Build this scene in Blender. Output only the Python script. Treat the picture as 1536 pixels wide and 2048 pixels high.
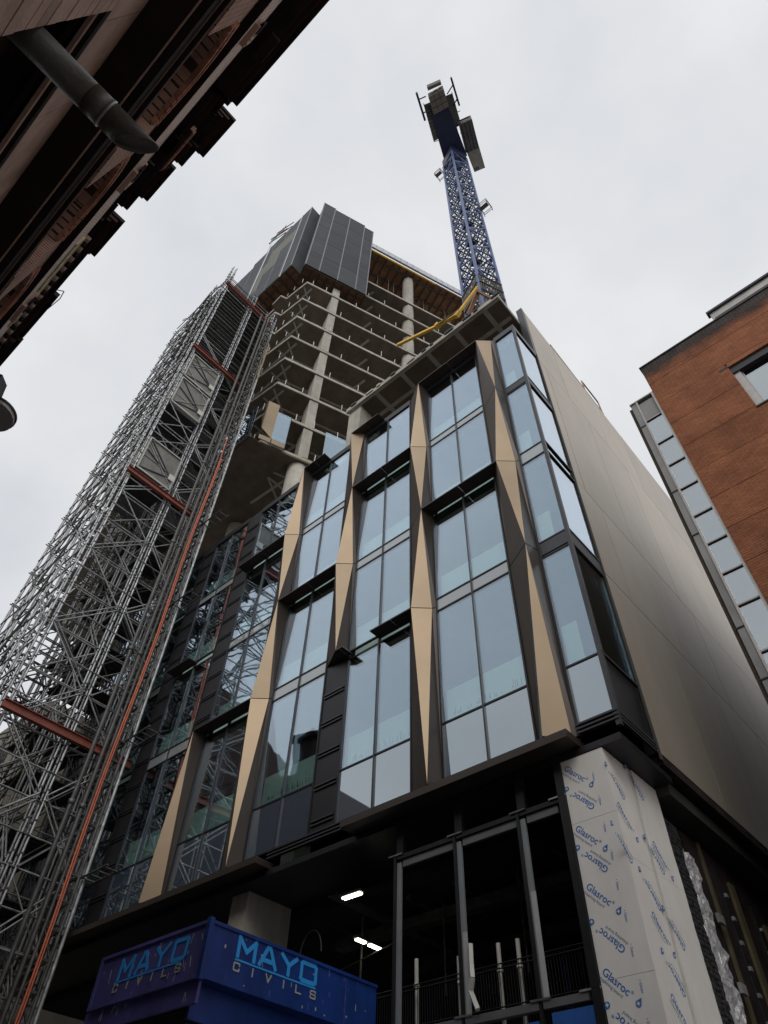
import bpy, bmesh, math, random
from mathutils import Vector, Matrix, Euler
random.seed(7)
S = bpy.context.scene
for o in list(bpy.data.objects): bpy.data.objects.remove(o)
COL = S.collection
CZ = 1.6          # eye height: all coordinates below are relative to the eye, the ground is at -1.6
D = 11.0          # distance to the glass plane of the new office building

# ---------------------------------------------------------------- camera
cam_d = bpy.data.cameras.new('camera'); cam = bpy.data.objects.new('camera', cam_d); COL.objects.link(cam)
cam_d.sensor_fit = 'HORIZONTAL'; cam_d.sensor_width = 36.0; cam_d.lens = 1371.74/1536*36
cam_d.clip_start = 0.05; cam_d.clip_end = 3000
rt = Vector((.75030791, .66052143, .02737668)); dn = Vector((-.49457671, .58832137, -.63974357)); fw = Vector((-.43867062, .4664648, .7681007))
cam.matrix_world = Matrix(((rt.x, -dn.x, -fw.x, 0), (rt.y, -dn.y, -fw.y, 0), (rt.z, -dn.z, -fw.z, CZ), (0, 0, 0, 1)))
S.camera = cam
# ---------------------------------------------------------------- sky, sun, exposure
w = bpy.data.worlds.new('World'); S.world = w; w.use_nodes = True
nt = w.node_tree; nt.nodes.clear(); L = nt.links.new
out = nt.nodes.new('ShaderNodeOutputWorld'); bg = nt.nodes.new('ShaderNodeBackground')
sky = nt.nodes.new('ShaderNodeTexSky'); sky.sky_type = 'NISHITA'; sky.sun_disc = False
SUN_EL, SUN_ROT = math.radians(39), math.radians(144)
sky.sun_elevation = SUN_EL; sky.sun_rotation = SUN_ROT
tc = nt.nodes.new('ShaderNodeTexCoord'); nz = nt.nodes.new('ShaderNodeTexNoise'); nz.inputs['Scale'].default_value = 3.2; nz.inputs['Detail'].default_value = 6; nz.inputs['Roughness'].default_value = .5
cr = nt.nodes.new('ShaderNodeValToRGB'); cr.color_ramp.elements[0].position = .3; cr.color_ramp.elements[1].position = .72
cr.color_ramp.elements[0].color = (6.9, 7.15, 7.55, 1); cr.color_ramp.elements[1].color = (9.0, 9.05, 9.15, 1)
mx = nt.nodes.new('ShaderNodeMixRGB'); mx.inputs[0].default_value = .93
L(tc.outputs['Generated'], nz.inputs['Vector']); L(nz.outputs['Fac'], cr.inputs[0]); L(sky.outputs[0], mx.inputs[1]); L(cr.outputs[0], mx.inputs[2])
L(mx.outputs[0], bg.inputs[0]); bg.inputs[1].default_value = .10; L(bg.outputs[0], out.inputs[0])
sun_d = bpy.data.lights.new('sun', 'SUN'); sun_d.energy = .85; sun_d.angle = math.radians(30); sun_d.color = (1, .97, .93)
sun = bpy.data.objects.new('sun', sun_d); COL.objects.link(sun)
sun.rotation_euler = Vector((.5, -.7, .7)).to_track_quat('Z', 'Y').to_euler()
S.view_settings.view_transform = 'Standard'; S.view_settings.look = 'None'; S.view_settings.exposure = 0; S.view_settings.gamma = 1
S.view_settings.use_curve_mapping = False
try:
    S.cycles.max_bounces = 8; S.cycles.transparent_max_bounces = 12; S.cycles.diffuse_bounces = 4; S.cycles.glossy_bounces = 4
except Exception: pass

# ---------------------------------------------------------------- materials
def base(name):
    m = bpy.data.materials.new(name); m.use_nodes = True; n = m.node_tree; b = n.nodes['Principled BSDF']
    g = n.nodes.new('ShaderNodeNewGeometry'); return m, n, b, g.outputs['Position']
def mat(name, col, rough=.7, metal=0.0, var=.15, scale=2.0, bump=0.0, bscale=20.0, emit=0, stretch=None, stain=0.0, spec=.5):
    m, n, b, pos = base(name); l = n.links.new
    src = pos
    if stretch:
        mp = n.nodes.new('ShaderNodeMapping'); mp.inputs['Scale'].default_value = stretch; l(pos, mp.inputs[0]); src = mp.outputs[0]
    t = n.nodes.new('ShaderNodeTexNoise'); t.inputs['Scale'].default_value = scale; t.inputs['Detail'].default_value = 5; t.inputs['Roughness'].default_value = .6
    l(src, t.inputs['Vector'])
    r = n.nodes.new('ShaderNodeValToRGB'); r.color_ramp.elements[0].position = .32; r.color_ramp.elements[1].position = .68
    r.color_ramp.elements[0].color = tuple(max(0, c*(1-var)) for c in col)+(1,); r.color_ramp.elements[1].color = tuple(c*(1+var) for c in col)+(1,)
    l(t.outputs['Fac'], r.inputs[0]); colout = r.outputs[0]
    if stain:
        t2 = n.nodes.new('ShaderNodeTexNoise'); t2.inputs['Scale'].default_value = .7; t2.inputs['Detail'].default_value = 7; t2.inputs['Roughness'].default_value = .7
        mp2 = n.nodes.new('ShaderNodeMapping'); mp2.inputs['Scale'].default_value = (1.6, 1.6, .35); l(pos, mp2.inputs[0]); l(mp2.outputs[0], t2.inputs['Vector'])
        r2 = n.nodes.new('ShaderNodeValToRGB'); r2.color_ramp.elements[0].position = .38; r2.color_ramp.elements[1].position = .6
        r2.color_ramp.elements[0].color = (1-stain,)*3+(1,); r2.color_ramp.elements[1].color = (1, 1, 1, 1); l(t2.outputs['Fac'], r2.inputs[0])
        mm = n.nodes.new('ShaderNodeMixRGB'); mm.blend_type = 'MULTIPLY'; mm.inputs[0].default_value = 1; l(colout, mm.inputs[1]); l(r2.outputs[0], mm.inputs[2]); colout = mm.outputs[0]
    l(colout, b.inputs['Base Color'])
    b.inputs['Roughness'].default_value = rough; b.inputs['Metallic'].default_value = metal; b.inputs['Specular IOR Level'].default_value = spec
    if bump:
        t3 = n.nodes.new('ShaderNodeTexNoise'); t3.inputs['Scale'].default_value = bscale; t3.inputs['Detail'].default_value = 4; l(pos, t3.inputs['Vector'])
        bp = n.nodes.new('ShaderNodeBump'); bp.inputs['Strength'].default_value = bump; bp.inputs['Distance'].default_value = .05; l(t3.outputs['Fac'], bp.inputs['Height']); l(bp.outputs[0], b.inputs['Normal'])
    if emit:
        b.inputs['Emission Color'].default_value = tuple(col)+(1,); b.inputs['Emission Strength'].default_value = emit
    return m
def glass(name, refl_col, trans_col, base_fac=.42, fres=.75, rough=.015, pillow=.010):
    m = bpy.data.materials.new(name); m.use_nodes = True; n = m.node_tree; n.nodes.clear(); l = n.links.new
    o = n.nodes.new('ShaderNodeOutputMaterial'); mixs = n.nodes.new('ShaderNodeMixShader')
    tr = n.nodes.new('ShaderNodeBsdfTransparent'); gl = n.nodes.new('ShaderNodeBsdfGlossy')
    tr.inputs[0].default_value = tuple(trans_col)+(1,); gl.inputs['Color'].default_value = tuple(refl_col)+(1,); gl.inputs['Roughness'].default_value = rough
    f0 = n.nodes.new('ShaderNodeLayerWeight'); f0.inputs[0].default_value = .5
    f = n.nodes.new('ShaderNodeMath'); f.operation = 'POWER'; f.inputs[1].default_value = 2.4; l(f0.outputs['Facing'], f.inputs[0])
    ma = n.nodes.new('ShaderNodeMath'); ma.operation = 'MULTIPLY_ADD'; ma.inputs[1].default_value = fres; ma.inputs[2].default_value = base_fac; ma.use_clamp = True
    pw = n.nodes.new('ShaderNodeMath'); pw.operation = 'POWER'; pw.inputs[1].default_value = 5.0; l(f0.outputs['Facing'], pw.inputs[0])
    cm = n.nodes.new('ShaderNodeMixRGB'); cm.inputs[1].default_value = tuple(refl_col)+(1,); cm.inputs[2].default_value = (.97, .985, .98, 1); l(pw.outputs[0], cm.inputs[0]); l(cm.outputs[0], gl.inputs['Color'])
    l(f.outputs[0], ma.inputs[0]); l(ma.outputs[0], mixs.inputs[0]); l(tr.outputs[0], mixs.inputs[1]); l(gl.outputs[0], mixs.inputs[2]); l(mixs.outputs[0], o.inputs[0])
    t = n.nodes.new('ShaderNodeTexCoord'); sub = n.nodes.new('ShaderNodeVectorMath'); sub.operation = 'SUBTRACT'; sub.inputs[1].default_value = (.5, .5, .5)
    dt = n.nodes.new('ShaderNodeVectorMath'); dt.operation = 'DOT_PRODUCT'
    l(t.outputs['Generated'], sub.inputs[0]); l(sub.outputs[0], dt.inputs[0]); l(sub.outputs[0], dt.inputs[1])
    g = n.nodes.new('ShaderNodeNewGeometry'); nz = n.nodes.new('ShaderNodeTexNoise'); nz.inputs['Scale'].default_value = .9; nz.inputs['Detail'].default_value = 1
    l(g.outputs['Position'], nz.inputs['Vector'])
    ad = n.nodes.new('ShaderNodeMath'); ad.operation = 'MULTIPLY_ADD'; ad.inputs[1].default_value = .35; l(nz.outputs['Fac'], ad.inputs[0]); l(dt.outputs['Value'], ad.inputs[2])
    oi = n.nodes.new('ShaderNodeObjectInfo'); sx = n.nodes.new('ShaderNodeSeparateXYZ'); l(t.outputs['Generated'], sx.inputs[0])
    rm = n.nodes.new('ShaderNodeMath'); rm.operation = 'MULTIPLY_ADD'; rm.inputs[1].default_value = 2.4; rm.inputs[2].default_value = -1.2; l(oi.outputs['Random'], rm.inputs[0])
    tm = n.nodes.new('ShaderNodeMath'); tm.operation = 'MULTIPLY_ADD'; l(rm.outputs[0], tm.inputs[0]); l(sx.outputs[2], tm.inputs[1]); l(ad.outputs[0], tm.inputs[2]); ad = tm
    bp = n.nodes.new('ShaderNodeBump'); bp.inputs['Strength'].default_value = 1; bp.inputs['Distance'].default_value = pillow; l(ad.outputs[0], bp.inputs['Height'])
    l(bp.outputs[0], gl.inputs['Normal'])
    return m
def brick(name, c1, c2, mort, bw=.225, rh=.075, ms=.01, plane='xz', rough=.85, var=.25, grime=0.0):
    m, n, b, pos = base(name); l = n.links.new
    sp = n.nodes.new('ShaderNodeSeparateXYZ'); cb = n.nodes.new('ShaderNodeCombineXYZ'); l(pos, sp.inputs[0])
    l(sp.outputs[0 if plane[0] == 'x' else 1], cb.inputs[0]); l(sp.outputs[2], cb.inputs[1])
    t = n.nodes.new('ShaderNodeTexBrick'); t.inputs['Scale'].default_value = 1; t.inputs['Brick Width'].default_value = bw; t.inputs['Row Height'].default_value = rh
    t.inputs['Mortar Size'].default_value = ms; t.inputs['Mortar Smooth'].default_value = .3
    t.inputs['Color1'].default_value = tuple(c1)+(1,); t.inputs['Color2'].default_value = tuple(c2)+(1,); t.inputs['Mortar'].default_value = tuple(mort)+(1,); l(cb.outputs[0], t.inputs['Vector'])
    z = n.nodes.new('ShaderNodeTexNoise'); z.inputs['Scale'].default_value = 1.2; z.inputs['Detail'].default_value = 8; z.inputs['Roughness'].default_value = .7; l(pos, z.inputs['Vector'])
    r = n.nodes.new('ShaderNodeValToRGB'); r.color_ramp.elements[0].position = .3; r.color_ramp.elements[1].position = .7
    r.color_ramp.elements[0].color = (1-var,)*3+(1,); r.color_ramp.elements[1].color = (1+var*.4,)*3+(1,); l(z.outputs['Fac'], r.inputs[0])
    mm = n.nodes.new('ShaderNodeMixRGB'); mm.blend_type = 'MULTIPLY'; mm.inputs[0].default_value = 1; l(t.outputs['Color'], mm.inputs[1]); l(r.outputs[0], mm.inputs[2])
    co = mm.outputs[0]
    if grime:       # black soot streaks hanging below the parapet
        zn = n.nodes.new('ShaderNodeTexNoise'); zn.inputs['Scale'].default_value = 1.6; zn.inputs['Detail'].default_value = 9; zn.inputs['Roughness'].default_value = .75
        mpn = n.nodes.new('ShaderNodeMapping'); mpn.inputs['Scale'].default_value = (.6, .6, 1.6); l(pos, mpn.inputs[0]); l(mpn.outputs[0], zn.inputs['Vector'])
        a1 = n.nodes.new('ShaderNodeMath'); a1.operation = 'MULTIPLY_ADD'; a1.inputs[1].default_value = 2.4; l(zn.outputs['Fac'], a1.inputs[0]); l(sp.outputs[2], a1.inputs[2])
        mr = n.nodes.new('ShaderNodeMapRange'); mr.inputs[1].default_value = 22.75; mr.inputs[2].default_value = 23.6; mr.inputs[4].default_value = .92; l(a1.outputs[0], mr.inputs[0])
        gm = n.nodes.new('ShaderNodeMixRGB'); gm.inputs[2].default_value = (.03, .026, .025, 1); l(mr.outputs[0], gm.inputs[0]); l(co, gm.inputs[1]); co = gm.outputs[0]
    l(co, b.inputs['Base Color']); b.inputs['Roughness'].default_value = rough; b.inputs['Specular IOR Level'].default_value = .2
    bp = n.nodes.new('ShaderNodeBump'); bp.inputs['Strength'].default_value = .5; bp.inputs['Distance'].default_value = .01; bp.invert = True; l(t.outputs['Fac'], bp.inputs['Height']); l(bp.outputs[0], b.inputs['Normal'])
    return m
MT = {}
MT['champ'] = mat('champagne_metal', (.325, .243, .158), .46, .5, .09, .5)
MT['bronze'] = mat('dark_bronze_metal', (.085, .067, .056), .4, .5, .12, .8)
MT['bronze_dk'] = mat('black_bronze_metal', (.065, .051, .043), .42, .4, .12, .8)
MT['galv_lt'] = mat('bright_galvanised_tube', (.43, .435, .44), .45, .45, .35, 3.5)
MT['black_al'] = mat('black_aluminium', (.022, .022, .025), .42, .3, .15, 1.5)
MT['dark_al'] = mat('grey_aluminium', (.06, .06, .066), .4, .5, .12, 1.5)
MT['frame_grey'] = mat('grey_frame', (.26, .28, .29), .5, .1, .1, 2)
MT['dark_al2'] = mat('mid_grey_frame', (.14, .14, .145), .5, .1, .15, 2)
MT['lit_brick'] = brick('lit_strip_brick', (.88, .72, .63), (.78, .62, .53), (.25, .2, .17), var=.25)  # lighter brick copy: light on the strip put into the colour
MT['tan_steel'] = mat('tan_painted_steel', (.30, .21, .11), .6, .1, .2, 3)
MT['hoard_blue'] = mat('hoarding_blue', (.025, .12, .42), .5, 0, .12, 3, stain=.2)
MT['spandrel'] = mat('spandrel_grey', (.29, .30, .29), .3, .1, .05, 1)
MT['glass'] = glass('window_glass', (.72, .83, .98), (.80, .91, .87), .21, 1.0)
MT['glass_op'] = None
MT['board'] = mat('white_upstand', (.90, .93, .91), .8, 0, .04, 1.5, stain=.06)
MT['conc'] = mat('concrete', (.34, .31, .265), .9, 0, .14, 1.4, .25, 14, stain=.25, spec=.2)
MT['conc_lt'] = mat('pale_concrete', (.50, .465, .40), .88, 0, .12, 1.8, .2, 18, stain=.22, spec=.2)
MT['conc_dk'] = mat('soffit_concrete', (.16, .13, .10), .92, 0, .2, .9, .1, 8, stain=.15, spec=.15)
MT['tape'] = mat('soffit_strip', (.40, .38, .34), .8, 0, .1, 3)
MT['clad'] = mat('beige_cladding', (.50, .425, .335), .40, .55, .05, .5, stain=.08)
def vary(m, amt):
    n = m.node_tree; b = n.nodes['Principled BSDF']; lk = b.inputs['Base Color'].links[0].from_socket
    oi = n.nodes.new('ShaderNodeObjectInfo'); mr = n.nodes.new('ShaderNodeMapRange'); mr.inputs[3].default_value = 1-amt; mr.inputs[4].default_value = 1+amt
    hs = n.nodes.new('ShaderNodeHueSaturation'); n.links.new(oi.outputs['Random'], mr.inputs[0]); n.links.new(mr.outputs[0], hs.inputs['Value']); n.links.new(lk, hs.inputs['Color']); n.links.new(hs.outputs[0], b.inputs['Base Color'])
vary(MT['clad'], .07); vary(MT['champ'], .06)
MT['clad_joint'] = mat('joint_dark', (.05, .045, .04), .8)
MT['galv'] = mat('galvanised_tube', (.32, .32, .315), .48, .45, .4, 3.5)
MT['galv_dk'] = mat('dark_tube', (.105, .10, .092), .55, .5, .35, 4)
MT['coupler'] = mat('coupler_steel', (.13, .13, .13), .5, .6, .3, 6)
MT['red_steel'] = mat('red_oxide_steel', (.30, .085, .055), .6, 0, .18, 3, stain=.2)
MT['orange'] = mat('orange_hose', (.62, .15, .07), .5, 0, .1, 4)
MT['pipe_dk'] = mat('dark_steel_pipe', (.09, .085, .08), .5, .5, .25, 3)
MT['ply_dk'] = mat('dark_plywood', (.045, .042, .04), .85, 0, .3, 2)
MT['gatemesh'] = mat('hoist_gate_panel', (.23, .215, .19), .7, .1, .15, 2.5, stain=.2)
MT['gateframe'] = mat('hoist_gate_frame', (.42, .42, .38), .5, .4, .15, 4)
MT['crane_blue'] = mat('crane_blue_paint', (.085, .125, .27), .4, 0, .2, 2)
MT['crane_dk'] = mat('crane_dark_blue', (.010, .015, .045), .5, 0, .2, 1)
MT['steel_br'] = mat('grey_walkway_steel', (.11, .10, .085), .7, .2, .2, 2)
MT['ballast'] = mat('ballast_concrete', (.12, .105, .085), .85, 0, .12, 2)
MT['yellow'] = mat('yellow_paint', (.72, .42, .035), .45, 0, .12, 2, stain=.15)
MT['screen'] = mat('screen_sheet', (.055, .057, .064), .65, 0, .3, 1.3, stretch=(.3, .3, 4.0), spec=.3)
MT['screen_lt'] = mat('pale_net_patch', (.15, .148, .12), .7, 0, .1, 2)
MT['screen_ln'] = mat('screen_joint', (.24, .24, .25), .5, .3, .1, 2)
MT['formwood'] = mat('formwork_ply', (.24, .115, .055), .7, 0, .25, 1.2, stain=.25)
MT['formbeam'] = mat('formwork_beam', (.045, .03, .02), .7, 0, .25, 2)
MT['white_post'] = mat('white_tube', (.62, .60, .54), .6, 0, .1, 4)
MT['navy'] = mat('gantry_blue_paint', (.015, .055, .26), .35, 0, .2, 1.6, stain=.35)
MT['navy_purple'] = mat('purple_blue_paint', (.095, .09, .31), .5, 0, .22, 2.2, stain=.3)  # lighter, purpler blue; the gantry's left side gets it
MT['let_blue'] = mat('light_blue_letter', (.04, .40, .95), .4, 0, .06, 3)
MT['let_grey'] = mat('grey_letter', (.45, .45, .44), .5, 0, .1, 3)
MT['sheath'] = mat('sheathing_board', (.86, .83, .78), .75, 0, .05, 1.2, stain=.08)
MT['print'] = mat('blue_print', (.03, .16, .46), .7, 0, .1, 4)
MT['print2'] = mat('grey_print', (.16, .2, .3), .7, 0, .1, 4)
MT['membrane'] = mat('black_membrane', (.018, .018, .021), .7, 0, .4, 6, .1, 3)
MT['foil'] = mat('foil_insulation', (.72, .70, .70), .42, .45, .2, 5, .8, 11)
MT['olive'] = mat('olive_rail', (.10, .085, .045), .7, .2, .25, 3)
MT['interior'] = mat('dark_interior', (.035, .033, .03), .9, 0, .35, .8, stain=.3)
MT['lamp'] = mat('lit_tube', (1, .97, .82), .5, 0, 0, 1, emit=6)
MT['wire'] = mat('black_wire', (.015, .015, .018), .5, .3)
MT['asphalt'] = mat('asphalt', (.13, .13, .13), .9, 0, .25, 3, .4, 60)
MT['paving'] = mat('paving', (.36, .35, .33), .85, 0, .15, 3, .2, 40)
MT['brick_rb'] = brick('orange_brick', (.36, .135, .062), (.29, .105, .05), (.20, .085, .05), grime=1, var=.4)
MT['brick_rb_side'] = brick('darkened_brick_side', (.085, .065, .05), (.065, .055, .042), (.05, .04, .03), plane='yz')  # colour darkened so its reflection in the corner glass stays dark
MT['brick_top'] = brick('sooty_brick', (.06, .045, .04), (.045, .036, .034), (.12, .105, .095), var=.6)
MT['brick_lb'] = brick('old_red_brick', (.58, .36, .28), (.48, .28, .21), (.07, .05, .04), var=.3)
MT['brick_dk'] = brick('shaded_brown_brick', (.075, .032, .024), (.05, .024, .02), (.03, .02, .018), var=.4)  # deep shade on the old brickwork put into the colour
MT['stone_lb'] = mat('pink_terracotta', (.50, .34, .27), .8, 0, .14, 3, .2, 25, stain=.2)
MT['stone_dk'] = mat('shaded_stone', (.03, .022, .021), .9, 0, .4, 2, .3, 20, spec=.1)  # near-black: deep shade put into the stone colour
MT['cream'] = mat('cream_glazed_brick', (.62, .54, .32), .6, 0, .12, 5, stain=.15)
MT['redhead'] = mat('red_header_brick', (.42, .19, .12), .85, 0, .22, 6)
MT['pvc'] = mat('weathered_grey_pipe', (.13, .13, .11), .45, .2, .25, 4, .15, 30, stain=.3)
MT['rb_grey'] = mat('grey_window_panel', (.26, .25, .24), .6, 0, .15, 1.2, stain=.25)
MT['rb_frame'] = mat('pale_window_frame', (.40, .38, .36), .5, .3, .12, 3)
MT['rb_glass'] = glass('side_building_glass', (.84, .88, .89), (.55, .6, .6), .44, .8, .02, .006)
MT['slate'] = mat('slate', (.05, .05, .055), .7, 0, .3, 3)
MT['far'] = mat('distant_stone', (.30, .27, .22), .9, 0, .15, 1)
def op_glass(name, base_col, refl, fac):
    m, n, b, pos = base(name); b.inputs['Base Color'].default_value = tuple(base_col)+(1,); b.inputs['Roughness'].default_value = .6
    gl = n.nodes.new('ShaderNodeBsdfGlossy'); gl.inputs['Color'].default_value = tuple(refl)+(1,); gl.inputs['Roughness'].default_value = .02
    mx = n.nodes.new('ShaderNodeMixShader'); f0 = n.nodes.new('ShaderNodeLayerWeight'); f0.inputs[0].default_value = .5; f = n.nodes.new('ShaderNodeMath'); f.operation = 'POWER'; f.inputs[1].default_value = 2.4; n.links.new(f0.outputs['Facing'], f.inputs[0])
    ma = n.nodes.new('ShaderNodeMath'); ma.operation = 'MULTIPLY_ADD'; ma.inputs[1].default_value = .7; ma.inputs[2].default_value = fac; ma.use_clamp = True
    n.links.new(f.outputs[0], ma.inputs[0]); n.links.new(ma.outputs[0], mx.inputs[0]); n.links.new(b.outputs[0], mx.inputs[1]); n.links.new(gl.outputs[0], mx.inputs[2])
    n.links.new(mx.outputs[0], n.nodes['Material Output'].inputs[0]); return m
MT['glass_op'] = op_glass('opaque_spandrel_glass', (.06, .09, .13), (.70, .78, .82), .40)
MT['sp_glass'] = op_glass('grey_spandrel_glass', (.34, .36, .36), (.62, .66, .68), .18)

for k_, a_ in (('brick_rb', .10), ('screen', .14), ('galv', .25), ('galv_lt', .2), ('galv_dk', .3), ('conc_lt', .07), ('redhead', .2), ('stone_lb', .12), ('cream', .12), ('ply_dk', .25), ('formwood', .2)): vary(MT[k_], a_)
# ---------------------------------------------------------------- builders
WM = {}
def _link(o, parent, wm):
    COL.objects.link(o); o.matrix_basis = wm; WM[o.name] = wm.copy()
    if parent is not None:
        o.parent = parent; o.matrix_parent_inverse = WM[parent.name].inverted()
    return o
def thing(name, label, cat, loc, group=None, kind=None):
    o = bpy.data.objects.new(name, None); o.empty_display_size = .3
    _link(o, None, Matrix.Translation((loc[0], loc[1], loc[2]+CZ))); tag(o, label, cat, group, kind); return o
def tag(o, label=None, cat=None, group=None, kind=None):
    if label: o['label'] = label
    if cat: o['category'] = cat
    if group: o['group'] = group
    if kind: o['kind'] = kind
    return o
class MB:
    def __init__(s): s.v = []; s.f = []
    def face(s, pts):
        i = len(s.v); s.v += [tuple(p) for p in pts]; s.f.append(tuple(range(i, i+len(pts)))); return s
    def box(s, x0, x1, y0, y1, z0, z1):
        if x0 > x1: x0, x1 = x1, x0
        if y0 > y1: y0, y1 = y1, y0
        if z0 > z1: z0, z1 = z1, z0
        i = len(s.v); s.v += [(x0, y0, z0), (x1, y0, z0), (x1, y1, z0), (x0, y1, z0), (x0, y0, z1), (x1, y0, z1), (x1, y1, z1), (x0, y1, z1)]
        s.f += [tuple(i+k for k in q) for q in ((0, 3, 2, 1), (4, 5, 6, 7), (0, 1, 5, 4), (1, 2, 6, 5), (2, 3, 7, 6), (3, 0, 4, 7))]; return s
    def prism(s, poly, z0, z1):
        n = len(poly); i = len(s.v); s.v += [(p[0], p[1], z0) for p in poly]+[(p[0], p[1], z1) for p in poly]
        s.f.append(tuple(i+k for k in reversed(range(n)))); s.f.append(tuple(i+n+k for k in range(n)))
        for k in range(n): s.f.append((i+k, i+(k+1) % n, i+n+(k+1) % n, i+n+k))
        return s
    def bar(s, a, b, w, h=None, up=(0, 0, 1)):
        h = h or w; a = Vector(a); b = Vector(b); d = (b-a).normalized(); u = Vector(up)
        if abs(d.dot(u)) > .98: u = Vector((1, 0, 0))
        r = d.cross(u).normalized(); t = r.cross(d).normalized(); i = len(s.v)
        for p in (a, b):
            for q in ((-1, -1), (1, -1), (1, 1), (-1, 1)): s.v.append(tuple(p+r*q[0]*w/2+t*q[1]*h/2))
        s.f += [tuple(i+k for k in q) for q in ((0, 1, 2, 3), (7, 6, 5, 4), (0, 4, 5, 1), (1, 5, 6, 2), (2, 6, 7, 3), (3, 7, 4, 0))]; return s
    def tube(s, a, b, r, n=6, r2=None, cap=True):
        a = Vector(a); b = Vector(b); d = (b-a).normalized(); u = Vector((0, 0, 1)) if abs(d.z) < .9 else Vector((1, 0, 0))
        x = d.cross(u).normalized(); y = d.cross(x); i = len(s.v); r2 = r if r2 is None else r2
        for p, q in ((a, r), (b, r2)):
            for k in range(n):
                t = 2*math.pi*k/n; s.v.append(tuple(p+(x*math.cos(t)+y*math.sin(t))*q))
        for k in range(n): s.f.append((i+k, i+(k+1) % n, i+n+(k+1) % n, i+n+k))
        if cap: s.f.append(tuple(i+k for k in reversed(range(n)))); s.f.append(tuple(i+n+k for k in range(n)))
        return s
    def path(s, pts, r, n=6):
        for a, b in zip(pts, pts[1:]): s.tube(a, b, r, n)
        return s
        return s
    def build(s, name, m, parent=None, smooth=False, **kw):
        me = bpy.data.meshes.new(name); me.from_pydata([(x, y, z+CZ) for x, y, z in s.v], [], s.f); me.validate(); me.update()
        bm = bmesh.new(); bm.from_mesh(me); bmesh.ops.recalc_face_normals(bm, faces=bm.faces); bm.to_mesh(me); bm.free()
        me.materials.append(MT[m] if isinstance(m, str) else m)
        if smooth:
            for p in me.polygons: p.use_smooth = True
        o = bpy.data.objects.new(name, me)
        if parent is None:      # origin at the base of the thing
            c = Vector((sum(v.co.x for v in me.vertices)/len(me.vertices), sum(v.co.y for v in me.vertices)/len(me.vertices), min(v.co.z for v in me.vertices)))
            me.transform(Matrix.Translation(-c)); _link(o, None, Matrix.Translation(c))
        else: _link(o, parent, Matrix.Identity(4))
        tag(o, **kw); return o
_unit = {}
def unit(kind, m):
    k = (kind, m)
    if k in _unit: return _unit[k]
    me = bpy.data.meshes.new(kind+'_'+m); b = MB()
    if kind == 'box': b.box(-.5, .5, -.5, .5, -.5, .5)
    elif kind == 'cyl': b.tube((0, 0, -.5), (0, 0, .5), 1, 8)
    elif kind == 'cyl6': b.tube((0, 0, -.5), (0, 0, .5), 1, 6)
    me.from_pydata(b.v, [], b.f); me.update()
    bm = bmesh.new(); bm.from_mesh(me); bmesh.ops.recalc_face_normals(bm, faces=bm.faces); bm.to_mesh(me); bm.free()
    if kind != 'box':
        for p in me.polygons: p.use_smooth = len(p.vertices) == 4
    me.materials.append(MT[m]); _unit[k] = me; return me
def pbox(name, m, parent, x0, x1, y0, y1, z0, z1, rot=None, **kw):
    o = bpy.data.objects.new(name, unit('box', m))
    wm = Matrix.Translation(((x0+x1)/2, (y0+y1)/2, (z0+z1)/2+CZ)) @ (rot or Matrix.Identity(4)) @ Matrix.Diagonal((abs(x1-x0), abs(y1-y0), abs(z1-z0), 1))
    _link(o, parent, wm); tag(o, **kw); return o
def ptube(name, m, parent, a, b, r, kind='cyl6', **kw):
    a = Vector(a); b = Vector(b); d = b-a; o = bpy.data.objects.new(name, unit(kind, m))
    wm = Matrix.Translation((a+b)/2+Vector((0, 0, CZ))) @ d.to_track_quat('Z', 'Y').to_matrix().to_4x4() @ Matrix.Diagonal((r, r, d.length, 1))
    _link(o, parent, wm); tag(o, **kw); return o
def pbar(name, m, parent, a, b, w_, h_=None, **kw):
    a = Vector(a); b = Vector(b); d = b-a; o = bpy.data.objects.new(name, unit('box', m))
    wm = Matrix.Translation((a+b)/2+Vector((0, 0, CZ))) @ d.to_track_quat('Z', 'Y').to_matrix().to_4x4() @ Matrix.Diagonal((w_, h_ or w_, d.length, 1))
    _link(o, parent, wm); tag(o, **kw); return o
_txt = {}
def text_mesh(s, m, off=0.0):
    k = (s, m)
    if k in _txt: return _txt[k]
    c = bpy.data.curves.new('lettering', 'FONT'); c.body = s; c.size = 1; c.offset = off; c.extrude = .004; c.resolution_u = 3
    o = bpy.data.objects.new('lettering_tmp', c); COL.objects.link(o); dg = bpy.context.evaluated_depsgraph_get()
    me = bpy.data.meshes.new_from_object(o.evaluated_get(dg)); bpy.data.objects.remove(o); me.materials.clear(); me.materials.append(MT[m]); _txt[k] = me; return me
def text_on(name, s, m, parent, origin, xdir, normal, size, off=0.0):
    x = Vector(xdir).normalized(); n = Vector(normal).normalized(); y = n.cross(x)
    R = Matrix(((x.x, y.x, n.x, 0), (x.y, y.y, n.y, 0), (x.z, y.z, n.z, 0), (0, 0, 0, 1)))
    o = bpy.data.objects.new(name, text_mesh(s, m, off))
    _link(o, parent, Matrix.Translation((origin[0], origin[1], origin[2]+CZ)) @ R @ Matrix.Scale(size, 4)); return o

# ================================================================ SETTING
g = MB().box(-140, 140, -140, 140, -2.2, -1.6-.12).build('ground', 'asphalt', kind='structure')
r_ = MB().box(-120, 120, .9, 8.2, -1.715, -1.712).build('road', 'asphalt', kind='structure')
pv = MB().box(-120, 120, 8.2, 12, -1.716, -1.6).build('pavement', 'paving', kind='structure')
pv2 = MB().box(-120, 120, -8, .9, -1.716, -1.6).build('pavement', 'paving', kind='structure')

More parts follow.
